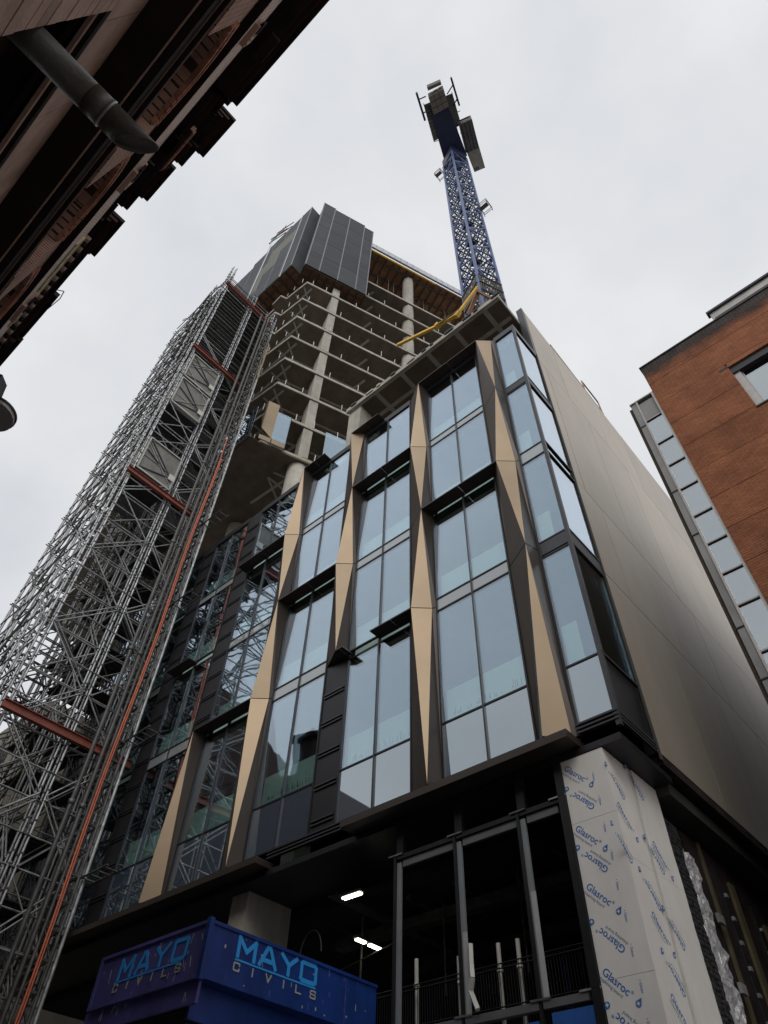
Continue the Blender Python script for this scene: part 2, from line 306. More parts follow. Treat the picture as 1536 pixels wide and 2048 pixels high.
# ================================================================ OFFICE BUILDING WITH GOLD FINS
OB = thing('office_building', 'new glass office building with folded champagne metal fins over an open black ground floor', 'building', (-14, D+2, -1.6))
A = {'CD': -.5365, 'BC': -.83, 'AB': -1.1235, 'OA': -1.417, 'm1': -1.711, 'm2': -2.005, 'm3': -2.30}
FW = .079
def pane(x0, x1, y, z0, z1, kind):
    m = {'c': 'glass', 'o': 'glass_op', 's': 'sp_glass'}[kind]
    nm = {'c': 'window_pane', 'o': 'spandrel_pane', 's': 'spandrel_pane'}[kind]
    pbox(nm, m, OB, x0+.01, x1-.01, y, y+.03, z0+.01, z1-.01)
E_ROWS = [(.691, .812, 'o'), (.812, 1.123, 'c'), (1.123, 1.162, 's'), (1.162, 1.474, 'c'), (1.500, 1.822, 'c'), (1.822, 1.855, 's'), (1.855, 2.172, 'c')]
O_ROWS = [(.691, .812, 'o'), (.812, 1.124, 'c'), (1.150, 1.455, 'c'), (1.455, 1.490, 's'), (1.490, 1.815, 'c'), (1.842, 2.172, 'c')]
C_ROWS = [(.691, .812, 'o'), (.812, 1.110, 'c'), (1.157, 1.460, 'c'), (1.460, 1.507, 's'), (1.507, 1.818, 'c'), (1.855, 2.172, 'c')]
bays = [('m3', 'm2', 'E'), ('m2', 'm1', 'O'), ('m1', 'OA', 'E'), ('OA', 'AB', 'O'), ('AB', 'BC', 'E'), ('BC', 'CD', 'O')]
# E/O phase: bay C (BC-CD) is the E pattern
bays = [('m3', 'm2', 'O'), ('m2', 'm1', 'E'), ('m1', 'OA', 'O'), ('OA', 'AB', 'E'), ('AB', 'BC', 'O'), ('BC', 'CD', 'E')]
bays.insert(0, (None, 'm3', 'E'))
for l_, r_k, ph in bays:
    x1 = A[r_k]*D; x0 = (A[l_]+FW)*D if l_ else (A['m3']-.2085)*D; xm = (x0+x1)/2
    for z0, z1, k in (E_ROWS if ph == 'E' else O_ROWS):
        pane(x0, xm, D, z0*D, z1*D, k); pane(xm, x1, D, z0*D, z1*D, k)
        for zz in (z0, z1): pbox('transom', 'black_al', OB, x0, x1, D-.022, D+.05, zz*D-.022, zz*D+.022)
        if k == 'c':
            pbox('inner_upstand', 'board', OB, x0+.03, x1-.03, D+.22, D+.27, z0*D, z0*D+1.02)
            if z0 < .9 and l_ in ('AB', 'BC', 'OA'):
                for q in range(26):
                    xx = random.uniform(x0+.2, x1-.2); hh = random.uniform(.04, .22); pbox('upstand_mark', 'dark_al', OB, xx, xx+.012, D+.212, D+.219, z0*D+.28, z0*D+.28+hh)
    for x in (x0+.02, xm, x1-.02): pbox('mullion', 'dark_al' if x == xm else 'black_al', OB, x-.022, x+.022, D-.04, D+.06, .668*D, 2.195*D)
    pbox('top_rail', 'black_al', OB, x0, x1, D-.05, D+.1, 2.172*D, 2.20*D)
# corner strip and its return
x0, x1 = (A['CD']+FW)*D, -.381*D; YR = 1.134*D
for z0, z1, k in C_ROWS:
    pane(x0, x1, D, z0*D, z1*D, k)
    m = {'c': 'glass', 'o': 'black_al', 's': 'glass'}[k]
    pbox('window_pane' if k != 'o' else 'dark_panel', m, OB, x1-.03, x1, D+.03, YR, z0*D+.01, z1*D-.01)
    for zz in (z0, z1):
        pbox('transom', 'black_al', OB, x0, x1+.04, D-.022, D+.05, zz*D-.022, zz*D+.022)
        pbox('transom', 'black_al', OB, x1-.04, x1+.045, D+.05, YR, zz*D-.028, zz*D+.028)
    if k == 'c':
        pbox('inner_upstand', 'board', OB, x0+.03, x1-.45, D+.22, D+.27, z0*D, z0*D+1.25)
for z0, z1 in ((1.11, 1.157), (1.818, 1.855)):
    pbox('transom', 'dark_al', OB, x0, x1, D-.03, D+.04, z0*D+.06, z1*D-.06)
    pbox('transom', 'dark_al', OB, x1-.04, x1+.03, D+.04, YR, z0*D+.06, z1*D-.06)
pbox('mullion', 'black_al', OB, x0, x0+.06, D-.05, D+.06, .668*D, 2.2*D)
pbox('corner_mullion', 'dark_al', OB, x1-.05, x1+.04, D-.05, D+.06, .66*D, 2.2*D)
pbox('top_rail', 'dark_al', OB, x0, x1+.04, D-.05, D+.1, 2.172*D, 2.2*D); pbox('top_rail', 'dark_al', OB, x1-.05, x1+.04, D+.1, YR, 2.172*D, 2.2*D)
for k in range(3):       # louvre blades under the corner glass and under the left glass
    z = .668*D+.03+k*.085
    pbox('louvre_blade', 'dark_al', OB, x0, x1+.04, D-.07, D+.02, z, z+.035)
    pbox('louvre_blade', 'dark_al', OB, -1.25*D, -.98*D, D-.07, D+.02, z, z+.035)
    pbox('louvre_blade', 'dark_al', OB, x1-.02, x1+.045, D+.02, YR, z, z+.035)
# piers behind the fins, ribbed where the fin is not yet fitted
for k, a in A.items():
    pbox('pier_panel', 'black_al', OB, a*D, (a+FW)*D, D-.01, D+.05, .668*D, 2.2*D)
def ribs(a, z0, z1):
    z = z0
    while z < z1:
        for q in (0, .10): pbox('pier_rib', 'dark_al', OB, (a+.004)*D, (a+FW-.006)*D, D-.05, D-.01, z+q, z+q+.035)
        z += .082*D
ribs(A['AB'], .705*D, 1.10*D); ribs(A['m1'], 1.20*D, 2.15*D); ribs(A['m2'], .75*D, 2.15*D)
Z = [2.195, 1.829, 1.485, 1.136, .668]
def fin(k, nodes):
    a = A[k]; pf = a+.069; wl = a+.031
    def node(typ, i):
        z = Z[i]*D
        P = Vector((pf*D, .96*D, z)); Lg = Vector((a*D, D-.012, z)); Rg = Vector(((a+FW)*D, D-.012, z))
        if typ == 'P': return (P, P, Lg, Rg)
        yr = .994
        return (Vector((wl*D, .96*D, z)), Vector((pf*D, yr*D, z)), Lg, Rg)
    for (t0, i0), (t1, i1) in zip(nodes, nodes[1:]):
        n0 = node(t0, i0); n1 = node(t1, i1)
        gp = Vector((0, 0, .014))
        n0 = [p-gp for p in n0]; n1 = [p+gp for p in n1]
        b = MB()
        if t0 == 'P': b.face([n0[0], n1[0], n1[1]])
        else: b.face([n0[0], n1[0], n0[1]])
        o = b.build('fin_face', 'champ', OB)
        md = o.modifiers.new('s', 'SOLIDIFY'); md.thickness = .006; md.offset = 0
        b = MB()
        for q in ((n0[1], n1[1], n1[3]), (n0[1], n1[3], n0[3])): b.face(q)
        b.build('fin_reveal', 'bronze_dk', OB)
        b = MB()
        for q in ((n0[0], n1[0], n1[2]), (n0[0], n1[2], n0[2])): b.face(q)
        b.build('fin_reveal', 'bronze', OB)
    for (t, i) in (nodes[0], nodes[-1]):       # end cap
        n0 = node(t, i); MB().face([n0[0], n0[1], n0[3], n0[2]] if t == 'W' else [n0[0], n0[3], n0[2]]).build('fin_cap', 'bronze', OB)
fin('CD', [('W', 0), ('P', 1), ('W', 2), ('P', 3), ('W', 4)])
fin('BC', [('P', 0), ('W', 1), ('P', 2), ('W', 3), ('P', 4)])
fin('AB', [('W', 0), ('P', 1), ('W', 2), ('P', 3)])
fin('OA', [('P', 0), ('W', 1), ('P', 2), ('W', 3), ('P', 4)])
fin('m1', [('P', 3), ('W', 4)])
def hood(xa, xb, i, y1=D-.012, mname='bronze_dk', **kw):
    z = Z[i]*D
    xm = (xa+xb)/2
    for p, q in ((xa, xm-.008), (xm+.008, xb)): pbox('hood_plate', mname, OB, p, q, .96*D, y1, z-.012, z+.025, **kw)
for l_, r_k, i in (('BC', 'CD', 2), ('BC', 'CD', 0), ('AB', 'BC', 1), ('OA', 'AB', 2), ('m1', 'OA', 1), ('m1', 'OA', 3)):
    hood((A[l_]+.069)*D, (A[r_k]+.031)*D, i)
hood((A['AB']+.031)*D, -.955*D, 0); hood((A['OA']+.069)*D, -1.235*D, 0)
hood(-.935*D, (A['BC']+.031)*D, 3); hood(-1.93*D, -1.80*D, 2); hood(-1.055*D, -1.03*D, 3)
# bottom canopy lip
pbox('canopy_plate', 'bronze_dk', OB, -2.5*D, -1.24*D, .957*D, D+.3, .650*D, .664*D)
pbox('canopy_plate', 'bronze_dk', OB, -.985*D, (A['CD']+.078)*D, .957*D, D+.3, .650*D, .664*D)
pbox('canopy_underside', 'black_al', OB, -2.52*D, -.384*D, D-.03, 1.18*D, .636*D, .648*D)
# floors, back wall, ceiling of the open ground floor
for z in (1.140, 1.485, 1.835, 2.18): pbox('floor_slab', 'conc_dk', OB, -2.5*D, -.395*D, D+.3, 2.4*D, z*D-.25, z*D)
pbox('floor_slab', 'interior', OB, -2.5*D, -.395*D, 1.181*D, 2.9*D, .62*D, .645*D)
pbox('back_wall', 'interior', OB, -2.5*D, -.40*D, 2.4*D, 2.42*D, .66*D, 2.2*D)
pbox('back_wall', 'interior', OB, -2.9*D, -.42*D, 2.9*D, 2.92*D, -1.6, .645*D)
pbox('ground_slab', 'interior', OB, -2.9*D, -.42*D, 1.09*D, 2.9*D, -1.6, -1.4)
pbox('end_wall', 'interior', OB, -2.52*D, -2.5*D, D, 2.9*D, .64*D, 2.2*D)
# interior columns seen through the clear glass
for u in (-.637, -.93, -1.224, -1.518, -1.812):
    pbox('column', 'conc', OB, u*D-.3, u*D+.3, 1.28*D, 1.34*D, .66*D, 2.18*D)
# concrete roof slab with pale strips on its underside, pier and edge brackets
SB = 2.457*D
pbox('roof_slab', 'conc_lt', OB, -1.155*D, -.400*D, D, 1.42*D, SB, SB+.30)
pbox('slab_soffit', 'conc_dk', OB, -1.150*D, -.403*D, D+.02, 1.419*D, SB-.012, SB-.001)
pbox('slab_lip', 'conc_lt', OB, -1.17*D, -.402*D, D-.14, D-.002, SB+.02, SB+.30)
for k in range(6):
    x = -.47*D-k*.135*D; pbox('soffit_strip', 'tape', OB, x-.10, x+.10, D+.02, 1.36*D, SB-.020, SB-.014)
for y in (1.085*D, 1.22*D): pbox('soffit_strip', 'tape', OB, -1.13*D, -.41*D, y-.09, y+.09, SB-.028, SB-.022)
x = -1.14*D
while x < -.42*D:
    l0 = random.uniform(.15, .45); pbox('edge_bracket', 'ply_dk' if random.random() < .6 else 'conc_lt', OB, x, x+l0, D-.20, D-.142, SB+.16, SB+.26+random.random()*.08); x += random.uniform(.45, .95)
pbox('concrete_pier', 'conc_lt', OB, -1.165*D, -1.098*D, D+.02, 1.12*D, 2.2*D, SB)
pbox('concrete_pier', 'conc', OB, -.49*D, -.43*D, 1.25*D, 1.33*D, 2.18*D, SB)
pbox('parapet_end', 'dark_al', OB, -.402*D, -.378*D, 1.13*D, 1.145*D, 2.2*D, 2.575*D)
# beige cladding on the flank: rows split at the real joints
XW = -.3775*D
rows = [.6745, 1.13, 1.48, 2.17, 2.565]
ys = [1.145*D]
random.seed(3)
while ys[-1] < 6.2*D: ys.append(ys[-1]+.28*D)
MB().box(XW-.30, XW-.035, 1.146*D, 6.4*D, .68*D, 2.55*D).build('flank_backing', 'clad_joint', OB)
for i in range(4):
    off = (0, .13, .05, .2)[i]*D
    e = [ys[0]]+[y+off for y in ys[:-1] if y+off > ys[0]+.2]+[6.4*D]
    for y0, y1 in zip(e, e[1:]):
        pr = random.uniform(0, .0035)
        pbox('cladding_panel', 'clad', OB, XW-.03, XW+pr, y0+.011, y1-.011, rows[i]*D+.013, rows[i+1]*D-.013)
pbox('cladding_trim', 'clad_joint', OB, XW-.02, XW+.012, 1.137*D, 1.1445*D, .66*D, 2.2*D)
pbox('flank_underside', 'stone_dk', OB, XW-1.2, XW-.004, 1.146*D, 6.4*D, .655*D, .672*D)
pbox('flank_inner_wall', 'interior', OB, XW-.9, XW-.8, 1.66*D, 6.4*D, -1.6, .66*D)
# corrugated sheet and a timber-framed hatch standing on top of the flank
up = thing('rooftop_sheeting', 'grey corrugated sheets with a pinkish frame on top of the beige flank wall', 'sheeting', (XW-.4, 2*D, 2.56*D))
for k in range(9):
    y = 1.37*D+k*.52; pbox('sheet', 'screen_lt' if k % 3 else 'dark_al', up, XW-.12, XW-.08, y, y+.5, 2.55*D, 2.565*D+.85-.02*k)
for a, b in (((XW-.05, 1.62*D, 2.57*D), (XW-.05, 1.62*D, 2.57*D+1.15)), ((XW-.05, 1.62*D, 2.57*D+1.15), (XW-.05, 1.76*D, 2.57*D+1.15)), ((XW-.05, 1.76*D, 2.57*D+1.15), (XW-.05, 1.76*D, 2.57*D))): pbar('frame_bar', 'stone_lb', up, a, b, .06)
# ground floor framing
for u in (-.868, -.729, -.594):
    pbox('frame_post', 'frame_grey', OB, u*D-.015, u*D+.085, D+.02, D+.07, .305*D, .566*D); pbox('frame_post', 'black_al', OB, u*D-.07, u*D-.015, D-.03, D+.12, -1.6, .575*D)
    pbox('upper_post', 'black_al', OB, u*D-.06, u*D+.12, D+.04, D+.14, .575*D, .65*D)
pbox('frame_post', 'black_al', OB, -.515*D, -.5015*D, D-.05, D+.15, -1.6, .65*D)
us = (-.868, -.729, -.594, -.515)
for a, b in zip(us, us[1:]):
    pbox('frame_head', 'dark_al2', OB, a*D+.13, b*D-.07, D+.02, D+.09, .556*D, .569*D); pbox('frame_head', 'black_al', OB, a*D+.01, b*D-.01, D-.02, D+.13, .570*D, .578*D)
    pbox('frame_sill', 'dark_al2', OB, a*D+.01, b*D-.07, D-.03, D+.1, .296*D, .306*D); pbox('low_wall', 'navy_purple', OB, a*D+.01, b*D-.08, D+.11, D+.16, -1.6, .25*D)
    for c in (a, b): pbox('bracket', 'galv', OB, c*D-.2, c*D+.16, D-.05, D-.035, .577*D, .5795*D); pbox('bracket', 'galv', OB, c*D-.2, c*D+.16, D-.05, D-.035, .306*D, .3085*D)
pbox('blue_hoarding', 'hoard_blue', OB, -.582*D, -.517*D, D-.02, D+.02, .262*D, .290*D)
pbox('grey_panel', 'frame_grey', OB, -.582*D, -.517*D, D-.01, D+.02, .20*D, .2615*D)
pbox('site_notice', 'white_post', OB, -.655*D, -.632*D, D-.03, D-.02, .262*D, .284*D); text_on('notice_letter', 'M', 'let_blue', OB, (-.651*D, D-.034, .266*D), (1, 0, 0), (0, -1, 0), .2, .01)
pbox('notice_board', 'hoard_blue', OB, -.63*D, -.603*D, D-.03, D-.02, .262*D, .284*D)
pbox('grey_box', 'frame_grey', OB, -.4215*D+.04, -.4215*D+.35, 1.13*D, 1.215*D, -1.6, .262*D)
pbox('sill_board', 'let_grey', OB, -.73*D, -.6*D, D+.165, D+.19, .12*D, .285*D)
MB().path([(-.712*D, D-.01, .40*D), (-.71*D, D-.05, .37*D), (-.705*D, D-.12, .35*D), (-.712*D, D-.08, .335*D), (-.70*D, D-.1, .31*D)], .05, 4).build('torn_film', 'white_post', OB)
for u, z in ((-.729, .42), (-.594, .45)): pbox('film_strip', 'let_grey', OB, u*D+.02, u*D+.12, D+.005, D+.018, .31*D, z*D)
# square column left of the opening
MB().box(-1.392*D, -1.335*D, 1.028*D, 1.16*D, -1.6, .66*D).build('concrete_column', 'conc_lt', OB)
MB().box(-1.05*D, -.99*D, 1.6*D, 1.68*D, -1.6, .62*D).build('concrete_column', 'interior', OB)
for x in (-1.31, -1.27): pbox('mast_strut', 'galv_dk', OB, x*D, x*D+.05, 1.12*D, 1.13*D, -1.6, .5*D)
# sheathed corner: boards, print
BD = []
zc = -1.6
X1 = -.4215*D
cuts = [-1.6, 1.1, 3.45, 5.8, .635*D]
for a, b in zip(cuts, cuts[1:]):
    BD.append(pbox('sheathing_board', 'sheath', OB, -.5005*D, X1, D-.012, D+.05, a+.003, b-.003))
for a, b in zip([-1.6, .3, 2.7, 5.1], [.3, 2.7, 5.1, .635*D]):
    pbox('sheathing_board', 'sheath', OB, X1-.06, X1, D+.052, 1.092*D, a+.003, b-.003)
    pbox('sheathing_board', 'sheath', OB, X1-.035, X1+.03, 1.093*D, 1.182*D, a+.003, b-.003)
pbox('board_tape', 'white_post', OB, X1+.001, X1+.004, 1.083*D, 1.0915*D, -1.6, .64*D)
def drop(o, xd, nd, s):
    x = Vector(xd).normalized(); n = Vector(nd).normalized(); y = n.cross(x); O = Vector(o)+n*.004; pts = []
    for k in range(15):
        t = math.pi*(-.25+1.5*k/14); pts.append(O+x*math.cos(t)*s-y*math.sin(t)*s)
    pts.append(O+y*s*2.0); MB().face(pts).build('printed_drop', 'print', OB)
    b = MB()
    for q in (1, -1):
        a = O+n*(.003+.001*q)+(x+y*q)*s*.42; b_ = O+n*(.003+.001*q)-(x+y*q)*s*.42; pr = (x*-q+y)*s*.13
        b.face([a+pr, a-pr, b_-pr, b_+pr])
    b.build('printed_cross', 'sheath', OB)
def logo(o, xd, nd):
    x = Vector(xd).normalized(); n = Vector(nd).normalized(); y = n.cross(x); O = Vector(o)
    text_on('printed_lettering', 'Glasroc', 'print', OB, O+n*.002, x, n, .155, .012)
    text_on('printed_lettering', 'sheathing board', 'print2', OB, O+n*.002+x*.0-y*.075, x, n, .066)
    text_on('printed_lettering', '\u00ae', 'print', OB, O+n*.002+x*.50+y*.06, x, n, .06)
    drop(O+x*.66+y*.02, x, n, .045)
sq = math.sqrt(.5)
for z in (6.82, 5.7, 4.75, 3.55, 2.5): logo((-5.47, D-.012, z), (sq, 0, -sq), (0, -1, 0))
for z in (6.0, 4.95, 3.80, 2.7): logo((-4.99, D-.012, z), (-sq, 0, sq), (0, -1, 0))
for y, z, f in ((D+.06, 5.95, 1), (D+.48, 6.2, -1), (D+.36, 4.3, 1), (D+.9, 3.35, -1), (D+.82, 4.5, -1), (D+.3, 3.2, 1), (D+.15, 5.0, -1)):
    logo((X1, y, z), (0, sq*f, -sq*f), (1, 0, 0))
for y, z, f in ((12.28, 6.5, -1), (12.32, 5.2, -1), (12.3, 4.05, -1), (12.1, 5.65, 1)):
    logo((X1+.03, y, z), (0, sq*f, -sq*f), (1, 0, 0))
for k in range(14):
    text_on('printed_lettering', '\u2022 Gitex', 'print', OB, (-4.93+.02*(k % 2), D-.014, 6.6-k*.46), (0, 0, -1), (0, -1, 0), .06)
# membrane, foil, insulation, rails beside the boards
def ragged(name, m, y0, y1, amp, x, seg=60, z0=-1.6, z1=.60*D, seed=1, thick=.04, **kw):
    rnd = random.Random(seed); b = MB(); nc = 6; prev = None; ea = eb = 0
    for k in range(seg+1):
        z = z0+(z1-z0)*k/seg; ea = ea*.6+rnd.uniform(-1, 1)*amp*.35; eb = eb*.6+rnd.uniform(-1, 1)*amp
        cur = [(x+rnd.uniform(0, thick)+.25*thick*math.sin(k*.7+c*1.3), y0+ea+(y1+eb-y0-ea)*c/nc, z+rnd.uniform(-.02, .02)) for c in range(nc+1)]
        if prev:
            for c in range(nc): b.face([prev[c], prev[c+1], cur[c+1], cur[c]])
        prev = cur
    o = b.build(name, m, OB, smooth=(m == 'membrane'), **kw); md = o.modifiers.new('s', 'SOLIDIFY'); md.thickness = .01; return o
ragged('membrane_strip', 'membrane', 1.180*D, 1.226*D, .035, X1+.035, seed=2, z1=.585*D, seg=90, thick=.001)
ragged('foil_sheet', 'foil', 1.222*D, 1.285*D, .09, X1-.01, seed=5, z1=.55*D, thick=.05, seg=70)
pbox('rail_backing', 'stone_dk', OB, X1-.12, X1-.08, 1.27*D, 1.68*D, -1.6, .60*D)
for k, (y, wd, m) in enumerate(((1.335, .10, 'olive'), (1.385, .05, 'black_al'), (1.44, .24, 'olive'), (1.52, .06, 'black_al'), (1.57, .22, 'olive'), (1.64, .05, 'olive'))):
    pbox('cladding_rail', m, OB, X1-.08, X1-.03+.004*k, y*D, y*D+wd, -1.6, .60*D-.2*k)
for k in range(16):
    z = .52*D-k*.42; pbox('rail_bracket', 'galv', OB, X1-.02, X1+.03, 1.385*D, 1.385*D+.10, z, z+.07); pbox('rail_bracket', 'galv', OB, X1-.0, X1+.05, 1.52*D, 1.52*D+.07, z-.2, z-.15)
for z in (5.0, 3.9, 2.9, 1.7): pbox('wall_bracket', 'galv', OB, X1-.0, X1+.06, 1.30*D, 1.30*D+.24, z, z+.16)
ptube('thin_conduit', 'galv', OB, (X1+.08, 1.33*D, -1.6), (X1+.02, 1.36*D, 3.1), .03)

# lights, tray, fence and posts in the open ground floor
CL = .60*D
def striplight(x, y0, y1, z, label, horizontal=True):
    t = thing('strip_light', label, 'light', (x, (y0+y1)/2, z-.05), 'strip lights in the open ground floor')
    pbox('light_body', 'interior', t, x-.10, x+.10, y0, y1, z, z+.06)
    pbox('tube', 'lamp', t, x-.08, x-.02, y0+.02, y1-.02, z-.04, z-.002); pbox('tube', 'lamp', t, x+.02, x+.08, y0+.02, y1-.02, z-.04, z-.002)
zl = .575*D; xl = -1.83*.575*D
t1 = thing('strip_light', 'bright twin tube strip light nearest the ceiling end of the cable tray', 'light', (xl, 1.05*D, zl-.05), 'strip lights in the open ground floor')
pbox('light_body', 'galv_dk', t1, xl-.32, xl+.32, 1.072*D-.07, 1.072*D+.09, zl, zl+.06)
for q in (-.03, .05): pbox('tube', 'lamp', t1, xl-.27, xl+.27, 1.072*D+q-.012, 1.072*D+q+.014, zl-.04, zl-.002)
xl2 = -2.10*.52*D
t2 = thing('strip_light', 'lower bright strip light beside the upright prop behind the blue gantry', 'light', (xl2, 1.16*D, .5*D), 'strip lights in the open ground floor')
pbox('light_body', 'interior', t2, xl2-.07, xl2+.07, 2.17*.52*D, 2.33*.52*D, .52*D, .52*D+.05); pbox('tube', 'lamp', t2, xl2-.05, xl2+.05, 2.18*.52*D, 2.23*.52*D, .52*D-.04, .52*D-.002); pbox('tube', 'lamp', t2, xl2-.05, xl2+.05, 2.255*.52*D, 2.32*.52*D, .52*D-.04, .52*D-.002)
ct = thing('cable_tray', 'long steel cable tray hanging under the dark ceiling of the open ground floor', 'cable tray', (-1.89*.585*D, 1.3*D, .585*D))
pbox('tray_base', 'galv_dk', ct, -1.895*.585*D-.12, -1.895*.585*D+.12, 1.07*D, 2.0*D, .585*D, .585*D+.015)
for q in (-.13, .12): pbox('tray_side', 'galv_dk', ct, -1.895*.585*D+q, -1.895*.585*D+q+.01, 1.07*D, 2.0*D, .585*D, .585*D+.07)
pr = thing('steel_prop', 'adjustable steel prop with cross arm beside the lower strip light', 'prop', (-1.13*D, 1.17*D, -1.6))
ptube('outer_tube', 'galv_dk', pr, (-1.13*D, 1.19*D, -1.6), (-1.13*D, 1.19*D, 4.6), .05); ptube('inner_tube', 'galv_dk', pr, (-1.13*D, 1.19*D, 4.6), (-1.13*D, 1.19*D, .585*D), .03)
ptube('cross_arm', 'galv_dk', pr, (-1.20*D, 1.19*D, 5.4), (-1.02*D, 1.19*D, 5.7), .022); ptube('brace', 'galv_dk', pr, (-1.13*D, 1.19*D, 4.7), (-1.20*D, 1.10*D, 3.4), .025)
SV = thing('ceiling_services', 'dark ducts and hanging pipes under the ceiling of the open ground floor', 'pipes', (-.8*D, 1.6*D, .55*D))
random.seed(21)
for k in range(7):
    x = -1.25*D+k*.12*D; ptube('pipe', 'galv_dk' if k % 2 else 'pipe_dk', SV, (x, 1.2*D, .60*D), (x, 2.6*D, .60*D), random.choice((.03, .05, .08)))
for y in (1.28, 1.5, 1.75, 2.05): pbox('duct', 'galv_dk', SV, -1.3*D, -.5*D, y*D, y*D+.3, .575*D, .597*D)
for k in range(9):
    x = random.uniform(-1.25, -.6)*D; y = random.uniform(1.2, 1.7)*D; ptube('hanger', 'galv_dk', SV, (x, y, .50*D-random.random()), (x, y, .60*D), .02)
MB().path([(-1.19*D+.35*math.cos(t*.35), 1.1*D, .50*D+.5*math.sin(t*.35)) for t in range(10)], .015, 6).build('hoop_cable', 'galv_dk', SV)
FN = thing('mesh_fence', 'black wire mesh barrier across the open ground floor', 'fence', (-.7*D, 1.035*D, -1.6))
fx0, fx1, ft, fb = -.945*D, -.52*D, .375*D, -1.0
for z in [fb]+[ft-.07-.55*k for k in range(8)]+[ft]: ptube('mesh_rail', 'wire', FN, (fx0, 1.03*D, z), (fx1, 1.03*D, z), .012)
for k in range(84): ptube('mesh_wire', 'wire', FN, (fx0+k*.0565, 1.031*D, fb), (fx0+k*.0565, 1.031*D, ft), .006)
for (x, z, lb) in ((-.862, .418, 'white tube post left of the first grey frame upright'), (-.749*1.03, .405, 'white tube post between the first two grey frame uprights'), (-.672*1.03, .409, 'white tube post leaning right of the second grey frame upright'), (-.636*1.03, .408, 'white tube post just left of the third grey frame upright')):
    p = thing('barrier_post', lb, 'post', (x*D, 1.04*D, -1.6), 'white posts behind the mesh fence'); ptube('tube', 'white_post', p, (x*D, 1.045*D, -1.6), (x*D+.02, 1.045*D, z*D), .04, 'cyl'); ptube('collar', 'white_post', p, (x*D+.015, 1.045*D, z*D*.9), (x*D+.015, 1.045*D, z*D*.9+.05), .055)

# ================================================================ CONCRETE TOWER
TW = thing('concrete_tower', 'unfinished concrete tower of open floor slabs rising behind the glass office building', 'tower', (-2.4*D, 2.2*D, -1.6))
tv = Vector((.358, .934)); nv = Vector((.934, -.358)); C0 = Vector((-2.024, 1.108))
def tp(s, o=0.0): p = C0+tv*s+nv*o; return (p.x*D, p.y*D)
def slabpoly(o=0.0):
    a = [(-4.4, 3.6), (-4.4, 1.10), (-2.85, 1.09), (-2.81, 1.055), (-2.66, 1.055), (-2.63, 1.09), (-2.40, 1.088), (-2.385, 1.05), (-2.275, 1.044), (-2.255, 1.092)]
    return [(x*D, y*D) for x, y in a]+[tp(0, o), tp(2.3, o), tp(2.5, -.8)]
lv = [3.2+.335*k for k in range(10)]
for i, z in enumerate(lv):
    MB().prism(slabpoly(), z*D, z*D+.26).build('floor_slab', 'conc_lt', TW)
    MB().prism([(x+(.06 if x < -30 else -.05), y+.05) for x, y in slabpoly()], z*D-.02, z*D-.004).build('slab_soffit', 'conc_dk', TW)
    # pale strips cast in the underside
    b = MB()
    for s in (.28, .62, .98, 1.34):
        p = Vector((*tp(s, -.06), z*D-.030)); q = p+Vector((-1, -.05, 0))*(.42*D); b.bar(p, q, .20, .008)
    p0 = Vector((*tp(.05, -.16), z*D-.038)); q0 = Vector((*tp(1.6, -.16), z*D-.038)); b.bar(p0, q0, .16, .006)
    b.bar((-2.03*D, 1.17*D, z*D-.046), (-3.2*D, 1.17*D, z*D-.046), .16, .006); b.bar((-2.17*D, 1.12*D, z*D-.030), (-2.17*D, 1.9*D, z*D-.030), .16, .006); b.bar((-2.07*D, 1.12*D, z*D-.054), (-2.5*D, 1.9*D, z*D-.054), .14, .006)
    b.build('soffit_strip', 'tape', TW)
MB().prism([tp(0, .004), tp(2.3, .004), tp(2.3, -.06), tp(0, -.06)], lv[0]*D-.18, lv[0]*D-.01).build('edge_beam', 'conc_dk', TW)
def cbox(name, m, parent, s, o, ws, wo, z0, z1):
    c = tp(s, o); R = Matrix.Rotation(math.atan2(.934, .358), 4, 'Z'); return pbox(name, m, parent, c[0]-ws/2, c[0]+ws/2, c[1]-wo/2, c[1]+wo/2, z0, z1, rot=R)
for z0, z1 in zip(lv, lv[1:]+[6.9]):
    cbox('column', 'conc_lt', TW, .262, -.062, .66, 1.15, z0*D+.30, z1*D)
    c = tp(.985, -.065); ptube('round_column', 'conc_lt', TW, (c[0], c[1], z0*D+.3), (c[0], c[1], z1*D), .60, 'cyl')
    c = tp(1.75, -.07); ptube('round_column', 'conc_lt', TW, (c[0], c[1], z0*D+.3), (c[0], c[1], z1*D), .55, 'cyl')
    cbox('core_wall', 'conc_dk', TW, .95, -.75, 9, .4, z0*D+.3, z1*D); pbox('core_wall', 'conc_dk', TW, -3.3*D, -2.6*D, 1.75*D, 1.8*D, z0*D+.3, z1*D)
    pbox('column', 'conc', TW, -2.75*D, -2.69*D, 1.15*D, 1.21*D, z0*D+.3, z1*D)
def bigcol(c, r, z0, z1): return MB().tube((c[0], c[1], z0), (c[0], c[1], z1), r, 28).build('round_column', 'conc_lt', TW, smooth=True)
bigcol(tp(.262, -.07), .66, 2.0*D, lv[0]*D-.01); bigcol((-2.62*D, 1.45*D), .6, 2.0*D, lv[0]*D-.01)
